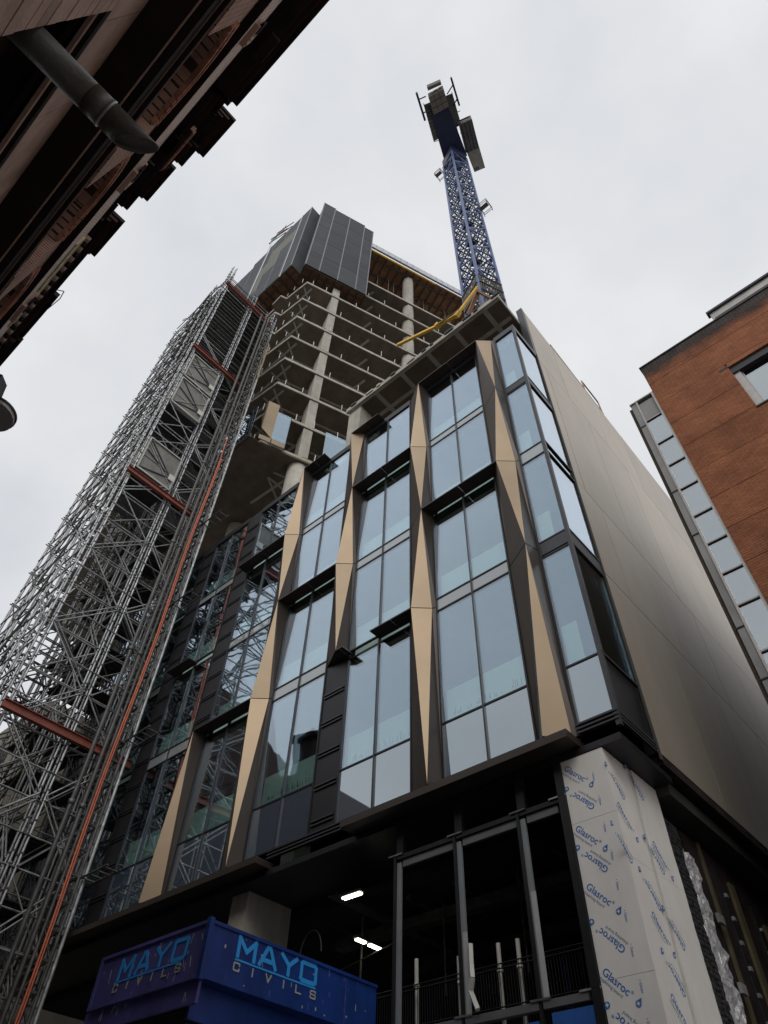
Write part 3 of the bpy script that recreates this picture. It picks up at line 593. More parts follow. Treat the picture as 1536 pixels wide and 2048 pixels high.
# edge protection posts
random.seed(11)
for i, z in enumerate(lv[:-1]):
    s = .05
    while s < 1.5:
        c = tp(s, .002); h = random.uniform(.55, .85)
        ptube('edge_post', 'white_post', TW, (c[0], c[1], z*D+.2), (c[0]+random.uniform(-.04, .04), c[1], z*D+.3+h), .035); s += random.choice((.12, .16, .22, .28))
    for x in (-2.06, -2.16, -2.24, -2.36, -2.5, -2.62): ptube('edge_post', 'white_post', TW, (x*D, 1.085*D, z*D+.2), (x*D, 1.085*D, z*D+.3+random.uniform(.5, .8)), .028)
for i, z in enumerate(lv[:-1]):
    for q in range(9):
        s = random.uniform(.05, 1.4); c = tp(s, -.01); R_ = Matrix.Rotation(1.2, 4, 'Z'); ln = random.uniform(.5, 1.6)
        pbox('edge_timber', random.choice(('ply_dk', 'formwood', 'conc')), TW, c[0]-ln/2, c[0]+ln/2, c[1]-.06, c[1]+.06, z*D+.262, z*D+.262+random.uniform(.08, .22), rot=R_)
    for q in range(3):
        x = random.uniform(-2.6, -2.1)*D; pbox('edge_timber', 'ply_dk', TW, x, x+.9, 1.10*D, 1.11*D, z*D+.262, z*D+.42)
    if i > 2:
        for q in range(3): c = tp(random.uniform(.35, .9), -.1-.1*random.random()); ptube('prop', 'galv_dk', TW, (c[0], c[1], z*D+.262), (c[0]+.05, c[1], (z+.335)*D-.03), .04)
# props in the top storey
for k in range(26):
    c = tp(.5+k*.06, -.12-.2*random.random()); ptube('prop', 'galv', TW, (c[0], c[1], 6.215*D+.3), (c[0], c[1], 6.9*D), .035)
# first-floor cladding trial panels on the tower corner
pod = thing('cladding_pod', 'trial corner of gold cladding and blue glass fixed low on the concrete tower', 'cladding', (-2.0*D, 1.1*D, 3.2*D))
zb = 3.2*D
def seg(name, m, s0, s1, o, z0, z1, th=.08):
    a = Vector((*tp(s0, o), 0)); b = Vector((*tp(s1, o), 0)); mid = (a+b)/2; R = Matrix.Rotation(math.atan2(b.y-a.y, b.x-a.x), 4, 'Z')
    return pbox(name, m, pod, mid.x-(b-a).length/2, mid.x+(b-a).length/2, mid.y-th/2, mid.y+th/2, z0, z1, rot=R)
seg('fascia_panel', 'champ', -.02, .05, .03, zb-.15, zb+.28); seg('fascia_panel', 'champ', .055, .135, .03, zb-.15, zb+.28)
seg('window_pane', 'glass', .05, .135, .03, zb+.34, zb+3.45, .03); seg('frame', 'black_al', .05, .135, .02, zb+3.45, zb+3.65); seg('frame', 'black_al', .05, .135, .022, zb+.28, zb+.34)
seg('jamb', 'black_al', .132, .14, .02, zb-.1, zb+3.6)
c = tp(.05, .035); c2 = tp(-.02, .035); cz = tp(-.035, .075)
MB().face([(c[0], c[1], zb+.3), (c2[0], c2[1], zb+1.0), (c2[0], c2[1], zb+4.2), (c[0], c[1], zb+4.2)]).build('folded_panel', 'champ', pod)
MB().face([(c2[0], c2[1], zb+1.0), (cz[0], cz[1], zb+1.3), (c2[0]-.1, c2[1], zb+4.2), (c2[0], c2[1], zb+4.2)]).build('folded_panel', 'bronze', pod)
pbox('fascia_panel', 'bronze', pod, -2.42*D, -2.03*D, 1.035*D, 1.05*D, zb-.15, zb+.25)
pbox('window_pane', 'glass', pod, -2.22*D, -2.04*D, 1.04*D, 1.043*D, zb+.3, zb+3.5); pbox('window_pane', 'glass', pod, -2.42*D, -2.225*D, 1.04*D, 1.043*D, zb+.3, zb+3.5)
seg('window_pane', 'glass', .37, .52, .01, zb+.2, 3.56*D, .03)
# bottom of the tower pod underside
pbox('pod_soffit', 'conc_dk', pod, -2.42*D, -2.02*D, 1.05*D, 1.3*D, zb-.16, zb-.13)

# climbing screens
SA = thing('climbing_screen', 'grey climbing screen of four tall panels right of the gap on the tower', 'screen', (tp(.2, .06)[0], tp(.2, .06)[1], 5.74*D), 'climbing screens round the tower top')
ZA0, ZA1 = 5.74*D, 7.45*D
fr = [0, .22, .52, .82, 1.0]; s0, s1 = -.065, .50
for i in range(4):
    a = tp(s0+(s1-s0)*fr[i], .06); b = tp(s0+(s1-s0)*fr[i+1], .06); mid = ((a[0]+b[0])/2, (a[1]+b[1])/2); L_ = math.dist(a, b); R = Matrix.Rotation(math.atan2(b[1]-a[1], b[0]-a[0]), 4, 'Z')
    zt = ZA1+(.35, .0, .0, -.55)[i]
    nrow = 5
    for k in range(nrow):
        za = ZA0+(zt-ZA0)*k/nrow; zb2 = ZA0+(zt-ZA0)*(k+1)/nrow
        pbox('screen_panel', 'screen', SA, mid[0]-L_/2+.03, mid[0]+L_/2-.03, mid[1]-.04, mid[1]+.04, za+.02, zb2-.02, rot=R)
    pbox('screen_joint', 'screen_ln', SA, b[0]-.05, b[0]+.05, b[1]-.06, b[1]+.06, ZA0, zt, rot=R)
    if i == 0: pbox('screen_joint', 'screen_ln', SA, a[0]-.05, a[0]+.05, a[1]-.06, a[1]+.06, ZA0, zt, rot=R)
a, b = tp(s0, .06), tp(s0-.0, -.06)
MB().prism([tp(s0, .06), tp(s0, .058), tp(s0, -.05), tp(s0+.004, -.05)], ZA0, ZA1-.3).build('screen_return', 'screen_ln', SA)
MB().prism([tp(s0, .055), tp(s1, .055), tp(s1, -.08), tp(s0, -.08)], ZA0+.12, ZA0+.22).build('platform_board', 'formwood', SA)
for k in range(9): pbar('platform_beam', 'formbeam', SA, (*tp(s0+(s1-s0)*k/8, .05), ZA0+.02), (*tp(s0+(s1-s0)*k/8, -.085), ZA0+.02), .16, .16)
for o in (.045, .0, -.05): pbar('platform_beam', 'formbeam', SA, (*tp(s0, o), ZA0-.08), (*tp(s1, o), ZA0-.08), .1, .1)
SBn = thing('climbing_screen', 'grey climbing screen with pale net patches, left of the gap and above the scaffold hoist', 'screen', (-2.6*D, .953*D, 5.74*D), 'climbing screens round the tower top')
xr, YB = -2.09*D, .953*D
xs_ = [0, .13, .16, .34, .52, .62, .66, .85, 1.05, 1.3]
for i in range(9):
    xa = xr-xs_[i]*D; xb = xr-xs_[i+1]*D; zt = 7.38*D-(0 if i < 5 else .9 if i < 7 else 2.0); gap = (xa-xb) < .06*D
    for k in range(5):
        za = 5.74*D+(zt-5.74*D)*k/5; zb2 = 5.74*D+(zt-5.74*D)*(k+1)/5
        pbox('screen_panel', 'black_al' if gap else ('screen_lt' if (i, k) in ((2, 3), (3, 2), (3, 3), (4, 1), (4, 2), (5, 1), (7, 1), (7, 2), (8, 1)) else 'screen'), SBn, xb+.02, xa-.02, YB+(.12 if gap else 0), YB+.06+(.12 if gap else 0), za+.02, zb2-.02)
    pbox('screen_joint', 'screen_ln', SBn, xb-.03, xb+.03, YB-.03, YB+.05, 5.74*D, zt)
for k in range(5): pbox('screen_panel', 'screen', SBn, xr-.03, xr+.03, YB+.02, 1.078*D, 5.74*D+k*.328*D+.02, 5.74*D+(k+1)*.328*D-.02)
pbox('screen_joint', 'screen_ln', SBn, xr-.06, xr+.06, YB-.03, YB+.03, 5.74*D, 7.38*D)
pbox('platform_board', 'formwood', SBn, xr-1.3*D, xr, YB+.05, 1.16*D, 5.74*D+.1, 5.74*D+.2)
for k in range(16): pbar('platform_beam', 'formbeam', SBn, (xr-k*.085*D, YB+.05, 5.74*D), (xr-k*.085*D, 1.17*D, 5.74*D), .14, .16)
for y in (YB+.1, YB+.7, 1.08*D, 1.15*D): pbar('platform_beam', 'formbeam', SBn, (xr, y, 5.74*D-.1), (xr-1.3*D, y, 5.74*D-.1), .1, .1)
# table formwork and handrails on top
FD = thing('formwork_deck', 'brown plywood formwork deck with yellow edge beam and blue handrail on top of the tower', 'formwork', (*tp(1.2, 0), 6.9*D))
MB().prism([tp(.42, .035), tp(2.4, .035), tp(2.4, -.6), tp(.42, -.6)], 6.93*D, 6.93*D+.12).build('deck_board', 'formwood', FD)
for k in range(24):
    s = .45+k*.08; pbar('joist', 'formbeam', FD, (*tp(s, .03), 6.93*D-.08), (*tp(s, -.6), 6.93*D-.08), .10, .16)
for o in (-.02, -.17, -.34): pbar('bearer', 'formbeam', FD, (*tp(.42, o), 6.93*D-.26), (*tp(2.4, o), 6.93*D-.26), .16, .2)
pbar('edge_beam', 'yellow', FD, (*tp(.42, .04), 6.93*D+.02), (*tp(1.25, .04), 6.93*D+.02), .14, .2); pbar('edge_beam', 'formwood', FD, (*tp(1.25, .04), 6.93*D+.02), (*tp(2.4, .04), 6.93*D+.02), .12, .2)
ptube('blue_tube', 'crane_blue', FD, (*tp(.42, .05), 6.93*D+.55), (*tp(2.4, .05), 6.93*D+.55), .11, 'cyl')
for k in range(5): ptube('rail', 'galv', FD, (*tp(.42, .05), 6.93*D+.8+k*.26), (*tp(2.4, .05), 6.93*D+.8+k*.26), .02)
for k in range(28): ptube('rail_post', 'galv', FD, (*tp(.42+k*.07, .052), 6.93*D+.2), (*tp(.42+k*.07, .052), 6.93*D+1.9), .028)

# ================================================================ TOWER CRANE
CRN = thing('tower_crane', 'tall dark blue tower crane with lattice mast, ballast blocks and side cabins', 'crane', (-9, 19.3, -1.6))
y0 = 1.75*D; x0 = -.465*y0; h = .074*y0; dl = .38; c_, s_ = math.cos(dl), math.sin(dl)
legs = [(x0+h*s_, y0-h*c_), (x0+h*c_, y0+h*s_), (x0-h*s_, y0+h*c_), (x0-h*c_, y0-h*s_)]
ZT = 8.15*D; secs = 19; zb0 = 0.0; hs = (ZT-zb0)/secs
for (x, y) in legs: pbar('mast_leg', 'crane_blue', CRN, (x, y, zb0), (x, y, ZT), .19)
for k in range(secs):
    za = zb0+k*hs; zb2 = za+hs; zm = (za+zb2)/2
    for i in range(4):
        p, q = legs[i], legs[(i+1) % 4]
        pbar('mast_strut', 'crane_blue' if i in (0, 3) else 'crane_dk', CRN, (*p, za), (*q, za), .11)
        if k >= 6:
            mb_ = 'crane_blue' if i in (0, 3) else 'crane_dk'; pbar('mast_brace', mb_, CRN, (*p, za), (*q, zm), .115); pbar('mast_brace', mb_, CRN, (*q, zm), (*p, zb2), .115)
            pbar('mast_strut', 'crane_dk', CRN, (*p, zm), (*q, zm), .07)
    if k >= 6:        # inner ladder flights
        pbar('ladder', 'crane_dk', CRN, (x0-.4, y0-.3, za), (x0+.4, y0+.2, zb2), .20, .04); pbar('rest_platform', 'crane_dk', CRN, (x0-.5, y0-.2, zb2), (x0+.5, y0+.2, zb2), .4, .05)
        for i in range(4):
            p, q = legs[i], legs[(i+1) % 4]; pbar('mast_brace', 'crane_dk', CRN, (*q, za), (*p, zm), .06); pbar('mast_brace', 'crane_dk', CRN, (*p, zm), (*q, zb2), .06)
        pbar('plan_brace', 'crane_dk', CRN, (*legs[0], zb2), (*legs[2], zb2), .07); pbar('plan_brace', 'crane_dk', CRN, (*legs[1], zm), (*legs[3], zm), .06)
# mesh panels around mast base and side platforms
for i in (0, 3):
    p, q = legs[i], legs[(i+1) % 4]; p3 = Vector((*p, 0)); q3 = Vector((*q, 0)); d3 = (q3-p3); nn = Vector((d3.y, -d3.x, 0)).normalized()
    for k in range(11):
        c = p3+d3*((k+.5)/11)+nn*.12; pbar('mesh_strip', 'steel_br', CRN, c+Vector((0, 0, 2.46*y0)), c+Vector((0, 0, 2.46*y0+3.0+.2*(k % 2))), .10, .03)
    for k in range(3): pbar('mesh_rail', 'steel_br', CRN, p3+nn*.14+Vector((0, 0, 2.47*y0+k*1.4)), q3+nn*.14+Vector((0, 0, 2.47*y0+k*1.4)), .12, .05)
def plat(cx, cy, z, sx, sy, name='side_platform'):
    pbox(name, 'steel_br', CRN, cx-sx, cx+sx, cy-sy, cy-sy*.2, z, z+.04)
    for a, b in (((-1, -1), (1, -1)), ((1, -1), (1, 1)), ((1, 1), (-1, 1)), ((-1, 1), (-1, -1))):
        for hh in (.55, 1.1): pbar('handrail', 'galv_dk', CRN, (cx+a[0]*sx, cy+a[1]*sy, z+hh), (cx+b[0]*sx, cy+b[1]*sy, z+hh), .045)
        pbar('handrail_post', 'galv_dk', CRN, (cx+a[0]*sx, cy+a[1]*sy, z), (cx+a[0]*sx, cy+a[1]*sy, z+1.1), .05)
plat(legs[1][0]+.55, legs[1][1], 3.45*y0*1.03, .45, .5); plat(legs[3][0]-.5, legs[3][1]-.2, 4.62*y0*.97, .4, .5)
# slewing deck, built from its plan corners at its own height
ZC = 8.45*D
def plate(name, m, pts, z0, z1): return MB().prism(pts, z0, z1).build(name, m, CRN)
plate('counter_jib', 'steel_br', [(-8.23, 12.6), (-4.98, 13.86), (-6.16, 17.09), (-9.75, 16.4)], ZC, ZC+.25)
plate('machinery_deck', 'crane_dk', [(-7.91, 13.2), (-5.94, 13.9), (-7.6, 20.2), (-10.2, 19.2)], ZC-.5, ZC-.01)
plate('slewing_ring', 'crane_dk', [(p[0]*1.03-x0*.03, p[1]*1.03-y0*.03) for p in legs], ZT-.1, ZC-.5)
plate('machine_house', 'crane_dk', [(-7.8, 13.9), (-6.0, 14.5), (-7.0, 17.8), (-9.0, 17.1)], ZC+.26, ZC+3.4)
for i in range(3):
    for j in range(3):
        ox, oy = -7.24+i*.62+j*.0, 12.2+i*.16; dx = j*.22; pts = [(ox-dx*1.0, oy+j*.62), (ox-dx+.58, oy+.16+j*.62), (ox-dx+.40, oy+.16+j*.62+.56), (ox-dx-.19, oy+j*.62+.56)]
        plate('ballast_block', 'ballast', pts, ZC-1.1, ZC+1.6)
plate('ballast_block', 'ballast', [(-6.79, 11.42), (-5.25, 11.99), (-5.35, 12.3), (-6.9, 11.75)], ZC-.4, ZC+1.4)
for (a, b, lab) in (((-8.07, 11.05), (-9.11, 13.9), 0), ((-4.12, 12.52), (-5.09, 15.34), 0)):
    pbar('side_board', 'crane_dk', CRN, (*a, ZC), (*b, ZC), .22, .9)
    for f in (.25, .75):
        m_ = (a[0]+(b[0]-a[0])*f, a[1]+(b[1]-a[1])*f); tx = -7.4 if a[0] < -6 else -5.4; pbar('side_arm', 'crane_dk', CRN, (*m_, ZC), (tx-.3*f, m_[1]+.3, ZC), .12)
for k in range(4):
    for q in (0, 1):
        bx = (-8.45, -5.55)[q]-k*.42; by = (13.3, 14.6)[q]+k*1.05; pbar('deck_crossbar', 'galv', CRN, (bx, by, ZC-.03), (bx+.62, by+.24, ZC-.03), .07)
plate('operator_cabin', 'steel_br', [(-6.37, 16.9), (-4.82, 17.4), (-5.95, 20.4), (-7.55, 19.9)], ZC-.3, ZC+2.0)
plate('cabin_platform', 'gatemesh', [(-7.45, 19.95), (-5.95, 20.45), (-6.75, 22.75), (-8.05, 22.3)], ZC-.35, ZC+1.9)
plate('cabin_window', 'rb_glass', [(-7.85, 21.9), (-7.3, 22.1), (-7.4, 22.35), (-7.95, 22.15)], ZC-.37, ZC-.355)
plate('cabin_rail', 'galv_dk', [(-6.5, 16.5), (-4.9, 17.05), (-4.95, 17.2), (-6.55, 16.65)], ZC+.3, ZC+.4)
for q, (a, b) in enumerate((((-8.23, 12.6), (-9.75, 16.4)), ((-4.98, 13.86), (-6.16, 17.09)))):
    for hh in (.35, .75, 1.15): pbar('deck_handrail', 'galv_dk', CRN, (*a, ZC+hh), (*b, ZC+hh), .05)
    for k in range(6): t_ = k/5; pbar('deck_post', 'galv_dk', CRN, (a[0]+(b[0]-a[0])*t_, a[1]+(b[1]-a[1])*t_, ZC), (a[0]+(b[0]-a[0])*t_, a[1]+(b[1]-a[1])*t_, ZC+1.2), .06)
for k in range(7): plate('deck_grating_bar', 'black_al', [(-8.0-.19*k*1.0, 13.05+.5*k), (-7.45-.19*k, 13.25+.5*k), (-7.47-.19*k, 13.31+.5*k), (-8.02-.19*k, 13.11+.5*k)], ZC-.06, ZC-.01)
for k in range(4): pbar('cabin_rib', 'crane_dk', CRN, (-6.1+.42*k-.0, 17.0+.14*k, ZC-.36), (-7.3+.42*k, 20.0+.14*k, ZC-.36), .07)
for k in range(3): ptube('hoist_rope', 'wire', CRN, (x0-.3+.2*k, y0-.2, ZC+7), (-7.2+.5*k, 13.2, ZC+3.3), .03)
# raking A-frame and jib going away from the street
jt = Vector((x0-3.4, y0+9, ZC+1.0)); 
pbar('a_frame', 'crane_blue', CRN, (x0-.9, y0, ZC+.2), (x0-1.2, y0-.2, ZC+7), .2)

sc_ = thing('jib_tip', 'small red and grey lattice jib tip showing over the left climbing screen', 'crane', (-31.3, 11.2, 92))
P0 = Vector((-31.0, 11.1, 91.3)); 
for q in ((0, 0), (1.2, 0), (0, 1.6), (1.2, 1.6)): pbar('chord', 'galv_dk', sc_, P0+Vector((q[0]-2.4, .2, q[1])), P0+Vector((q[0]+.5, .6, q[1]-.5)), .09)
for k in range(5): pbar('lacing', 'red_steel' if k > 2 else 'galv_dk', sc_, P0+Vector((-2.4+k*.6, .3, 0)), P0+Vector((-1.9+k*.6, .3, 1.6)), .08); pbar('lacing', 'galv_dk', sc_, P0+Vector((-1.9+k*.6, .3, 0)), P0+Vector((-2.4+k*.6, .3, 1.6)), .06)
ptube('rope', 'wire', sc_, P0+Vector((-1.4, .2, 0)), P0+Vector((-1.9, .2, -9)), .02)

# yellow boom
YB_ = thing('boom', 'yellow placing boom folded beside the crane mast above the office roof', 'boom', (-.85*D*1.5, 1.5*D, 2.75*D*1.4))
def uy(u, w_, y): return Vector((u*y, y, w_*y))
pts = [uy(-.903, 2.749, 1.45*D), uy(-.686, 2.635, 1.5*D), uy(-.587, 2.60, 1.52*D), uy(-.479, 2.70, 1.54*D)]
pbar('boom_arm', 'yellow', YB_, pts[0], pts[1], .17, .24); pbar('boom_arm', 'yellow', YB_, pts[1], pts[2], .20, .28); pbar('boom_arm', 'yellow', YB_, pts[2], pts[3], .16, .20)
pbar('boom_knuckle', 'yellow', YB_, pts[1]-Vector((.12, 0, .0)), pts[1]+Vector((.14, 0, .08)), .34, .34); pbar('boom_knuckle', 'yellow', YB_, pts[2]-Vector((.15, 0, .2)), pts[2]+Vector((.15, 0, .15)), .3, .34)
ptube('ram', 'galv_dk', YB_, pts[1]+Vector((.2, -.1, -.12)), pts[2]+Vector((.2, -.1, .2)), .05)
cr_ = thing('timber_crash_deck', 'angled timber guard boards round the crane mast foot at the roof edge', 'guard', (-.42*D*1.1, 1.2*D, 2.6*D))
for a, b in ((uy(-.482, 2.66, 1.25*D), uy(-.395, 2.40, 1.25*D)), (uy(-.482, 2.66, 1.25*D), uy(-.54, 2.52, 1.25*D))): pbar('guard_board', 'formwood', cr_, a, b, .22, .10)
for k in range(4): pbar('guard_post', 'galv_dk', cr_, uy(-.48+.025*k, 2.60-.05*k, 1.26*D), uy(-.48+.025*k, 2.44-.05*k, 1.26*D), .09)

# ================================================================ SCAFFOLD HOIST TOWER
SC = thing('scaffold_tower', 'tall galvanised tube scaffold hoist tower standing against the left of the site', 'scaffold', (-25, 8, -1.6))
XF = -22.4
xs = [XF, -24.3, -26.2, -28.1]; yb = [5.9, 8.25, 10.35]; off = [(0, 0), (0, .26), (-.28, 0), (-.28, .26)]
r0 = .031
random.seed(5)
ztops = {0: 52.3, 1: 52.0, 2: 50.5, 3: 48.6}
for i, x in enumerate(xs):
    for j, y in enumerate(yb):
        for (ox, oy) in off:
            zt = ztops[i]-(0 if j == 0 else 1.5)+random.uniform(-1, .4)
            ptube('standard', 'galv_lt' if i == 0 or j == 0 else 'galv', SC, (x+ox, y+oy, -1.6), (x+ox, y+oy, zt), r0+.010)
cup = MB()
for i, x in enumerate(xs):
    for j, y in enumerate(yb):
        for (ox, oy) in off:
            z = 3.0
            while z < ztops[i]-1:
                cup.tube((x+ox, y+oy, z), (x+ox, y+oy, z+.05), .062 if z < 46 else .075, 6); z += 1.0 if (i == 0 and z < 49) else (.5 if z > 46 else 2.0)
cup.build('coupler', 'coupler', SC, kind='stuff')
T = []   # (kind, a, b, r)
lift = 2.0; z = .6
ztop = 49.0; zi = 0
while z < ztop:
    up_ = z > 38.8
    for i, x in enumerate(xs):
        for j in range(2):
            y0_, y1_ = yb[j], yb[j+1]
            T.append(('ledger', (x, y0_-.15, z), (x, y1_+.4, z)))
            T.append(('ledger', (x-.28, y0_-.15, z+.12), (x-.28, y1_+.4, z+.12)))
            if i == 0 and not up_: T.append(('ledger', (x+.04, y0_, z+.95), (x+.04, y1_+.26, z+.95)))
        if up_ and i == 0:
            for q in (.5, 1.0, 1.5): T.append(('ledger', (x, yb[0], z+q), (x, yb[1]+.2, z+q)))
            for q in (.0, .7, 1.3): T.append(('ledger', (x-.3, yb[1], z+q), (x-.3, yb[2]+.2, z+q)))
    for i in range(3):
        for j, y in enumerate(yb):
            T.append(('ledger', (xs[i]+.15, y, z+.05), (xs[i+1]-.4, y, z+.05))); T.append(('ledger', (xs[i]+.15, y+.26, z+.05), (xs[i+1]-.4, y+.26, z+.05)))
            if j == 0: T.append(('ledger', (xs[i], y-.04, z+1.0), (xs[i+1]-.3, y-.04, z+1.0)))
    # diagonals in the street face and in the side faces
    a_, b_ = (0, 1) if zi % 2 == 0 else (1, 0)
    for i, x in enumerate(xs):
        if up_ and i == 0: continue
        for j in range(2):
            ya, yc = (yb[j]+.26, yb[j+1]) if (zi+j+i) % 2 == 0 else (yb[j+1], yb[j]+.26)
            T.append(('brace', (x+.05, ya, z), (x+.05, yc, z+lift)))
            if random.random() < .7: T.append(('brace', (x+.05, ya, z+.22), (x+.05, yc, z+lift+.22)))
            if random.random() < .45: T.append(('brace', (x-.3, yc, z), (x-.3, ya, z+lift)))
    for i in range(3):
        for j, y in enumerate(yb):
            xa, xc = (xs[i]-.28, xs[i+1]) if i % 2 == 0 or j == 2 else (xs[i+1], xs[i]-.28)
            T.append(('brace', (xa, y-.05, z), (xc, y-.05, z+lift)))
            if zi % 2 == 0: T.append(('brace', (xa, y-.05, z+.25), (xc, y-.05, z+lift+.25)))
            if j and random.random() < .4: T.append(('brace', (xc, y+.3, z), (xa, y+.3, z+lift)))
    for _ in range(3):        # loose tubes crossing the inside
        xa, xc = random.sample(xs, 2); ya, yc = random.choice(yb[1:]), random.choice(yb[1:]); T.append(('brace', (xa-.1, ya+.1, z+random.random()), (xc-.1, yc+.1, z+random.random()*lift)))
    z += lift; zi += 1
cam_dist = lambda t: -(Vector(t[2])-Vector(t[1])).length/max(3, ((Vector(t[1])+Vector(t[2]))/2).length)*(1.5 if t[1][0] > XF-.35 else 1)
for kind in ('ledger', 'brace'):
    q = sorted([t for t in T if t[0] == kind], key=cam_dist)
    for t in q[:290]: ptube(kind, 'galv' if t[1][0] > XF-.6 or kind == 'ledger' and random.random() < .4 else 'galv_dk', SC, t[1], t[2], r0)  # tubes deeper in the tower mostly get the darker colour
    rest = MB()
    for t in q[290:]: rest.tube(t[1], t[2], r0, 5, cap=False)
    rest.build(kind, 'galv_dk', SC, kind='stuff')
# landings: dark boards at each lift
z = .6; k = 0
while z < 50:
    if z > 39:
        for q in range(7): pbox('deck_board', 'ply_dk', SC, XF-.35-.27*q-.22, XF-.35-.27*q, yb[0]+.3, yb[1]-.05, z-.09, z-.04)
        for q in range(2): pbox('deck_board', 'ply_dk', SC, XF-2.4-.5*q-.45, XF-2.4-.5*q, yb[0], yb[2], z+.9, z+.95)
        for q in range(5): pbox('deck_board', 'ply_dk', SC, XF-.4-.38*q-.3, XF-.4-.38*q, yb[1]+.3, yb[2], z-.09, z-.04)
    elif z > 6:
        for q in range(9 if k % 2 else 5): pbox('deck_board', 'ply_dk', SC, XF-2.2-.38*q-.34, XF-2.2-.38*q, yb[1]+.1, yb[2]+.3, z-.09, z-.04)
    z += 1.0 if z > 39 else lift; k += 1
pbox('debris_sheet', 'ply_dk', SC, XF-2.6, XF-2.55, yb[0]+.3, yb[2]+.2, 25.9, 49.0)
for zz, yl in ((12.9, 10.9), (25.9, 9.9), (38.8, 10.2), (48.8, 10.25)):
    b = MB()
    b.box(XF+.06, XF+.24, yb[0]-.02, yl, zz+.13, zz+.155).box(XF+.06, XF+.24, yb[0]-.02, yl, zz-.155, zz-.13).box(XF+.14, XF+.165, yb[0]-.02, yl, zz-.13, zz+.13)
    b.build('red_beam', 'red_steel', SC)
for k in range(2): ptube('guard_rail', 'galv', SC, (XF+.1, yb[0], 49.6+.5*k), (XF+.1, 10.3, 49.6+.5*k), .025)
# hoist gates
def gate(z0, z1, label):
    G = thing('hoist_gate', label, 'gate', (XF-.5, 7, z0), 'hoist landing gates on the scaffold tower')
    ya, yc = 6.25, 8.15
    pbox('gate_panel', 'gatemesh', G, XF+.0, XF+.03, ya, yc, z0, z1)
    MB().box(XF-1.7, XF-.02, ya, ya+.03, z0, z1).build('side_panel', 'gatemesh', G)
    pbox('gate_floor', 'ply_dk', G, XF-1.7, XF, ya, yc, z0-.3, z0-.1)
    pbox('gate_trim', 'gateframe', G, XF+.03, XF+.09, ya-.05, yc+.05, z0-.08, z0+.03)
    for a, b in (((ya, z0), (ya, z1)), ((yc, z0), (yc, z1)), ((ya, z1), (yc, z1))): pbar('gate_bar', 'gateframe', G, (XF+.07, a[0], a[1]), (XF+.07, b[0], b[1]), .08)
    for a in ((ya+.1, z1-.1), (ya+.1, (z0+z1)/2+.3), (ya+.1, z0+.1)): pbar('gate_brace', 'pipe_dk', G, (XF+.07, a[0], a[1]), (XF+.07, yc-.15, z0+.75), .05)
    pbox('gate_latch', 'white_post', G, XF+.08, XF+.14, yc-.3, yc+.05, z0+.55, z0+.95)
gate(26.5, 28.95, 'hoist landing gate just above the second red beam from the bottom, lowest of three')
gate(32.7, 35.25, 'middle hoist landing gate of three, directly below the top gate')
gate(35.6, 38.1, 'topmost hoist landing gate just below the second red beam from the top')
# mast climber with rungs
MM = thing('hoist_mast', 'slim square lattice hoist mast with rungs on the right of the scaffold tower', 'mast', (XF+.5, 9.9, -1.6))
mx0, mx1, my0, my1 = XF+.3, XF+.85, 9.62, 10.12
for x in (mx0, mx1):
    for y in (my0, my1): ptube('mast_leg', 'galv_dk', MM, (x, y, -1.6), (x, y, 48), .055)
k = 0; z = .4
while z < 47:
    for a, b in (((mx1, my0), (mx1, my1)), ((mx0, my0), (mx1, my0)), ((mx0, my1), (mx1, my1))):
        if k < 75: pbar('rung', 'galv_dk', MM, (*a, z), (*b, z), .07)
    if k < 75:
        pbar('brace', 'galv_dk', MM, (mx1, my0 if k % 2 else my1, z), (mx1, my1 if k % 2 else my0, z+.75), .05)
        if k % 3 == 0: pbar('wall_tie', 'galv_dk', MM, (mx1, my1, z), (mx0-.4, my1+.6, z+.1), .05)
    z += .75; k += 1
for y, lb in ((8.97, 'left dark riser pipe running up the scaffold tower'), (9.37, 'right dark riser pipe beside the hoist mast')):
    p = thing('riser_pipe', lb, 'pipe', (XF+.95, y, -1.6), 'riser pipes on the scaffold tower')
    for q in range(8): ptube('pipe_length', 'pipe_dk', p, (XF+.95, y, -1.6+q*6.1), (XF+.95, y, -1.6+q*6.1+6.0), .075, 'cyl'); ptube('pipe_coupling', 'coupler', p, (XF+.95, y, -1.6+q*6.1+5.95), (XF+.95, y, -1.6+q*6.1+6.1), .11)
p = thing('edge_pole', 'pale straight pole up the right edge of the scaffold tower', 'pole', (XF+.9, 10.68, -1.6)); ptube('pole', 'galv', p, (XF+.9, 10.28, -1.6), (XF+.9, 10.28, 39.5), .055, 'cyl'); ptube('pole', 'tan_steel', p, (XF+.9, 10.28, 39.5), (XF+.9, 10.28, 44.5), .06, 'cyl')
hp = [(XF+1.05, 9.66+.05*math.sin(k*1.1), 32.0-k*2.05) for k in range(16)]+[(XF+1.05, 9.62, -1.5)]
MB().path(hp, .028, 8).path([(a+.0, b+.07, c) for a, b, c in hp[1:]], .024, 8).build('orange_hose', 'orange', None, label='orange hose hanging down the hoist mast of the scaffold', cat='hose')
# ladder-like brackets tying back towards the glass
for k, (z, y) in enumerate(((24.9, 10.6), (19.6, 10.5), (13.2, 10.6), (8.6, 10.7))):
    p = thing('tie_bracket', ('topmost', 'second highest', 'third highest', 'lowest')[k]+' ladder bracket reaching right from the scaffold tower', 'bracket', (XF+1.2, y, z), 'ladder brackets between scaffold and glass')
    for q in (0, .45): ptube('bracket_rail', 'galv_dk', p, (XF+.6, y-q-.1, z), (XF+2.3, y-q-.1, z+.05), .035)
    for q in range(4): ptube('bracket_rung', 'galv_dk', p, (XF+1.0+q*.4, y-.1, z), (XF+1.0+q*.4, y-.55, z), .03)

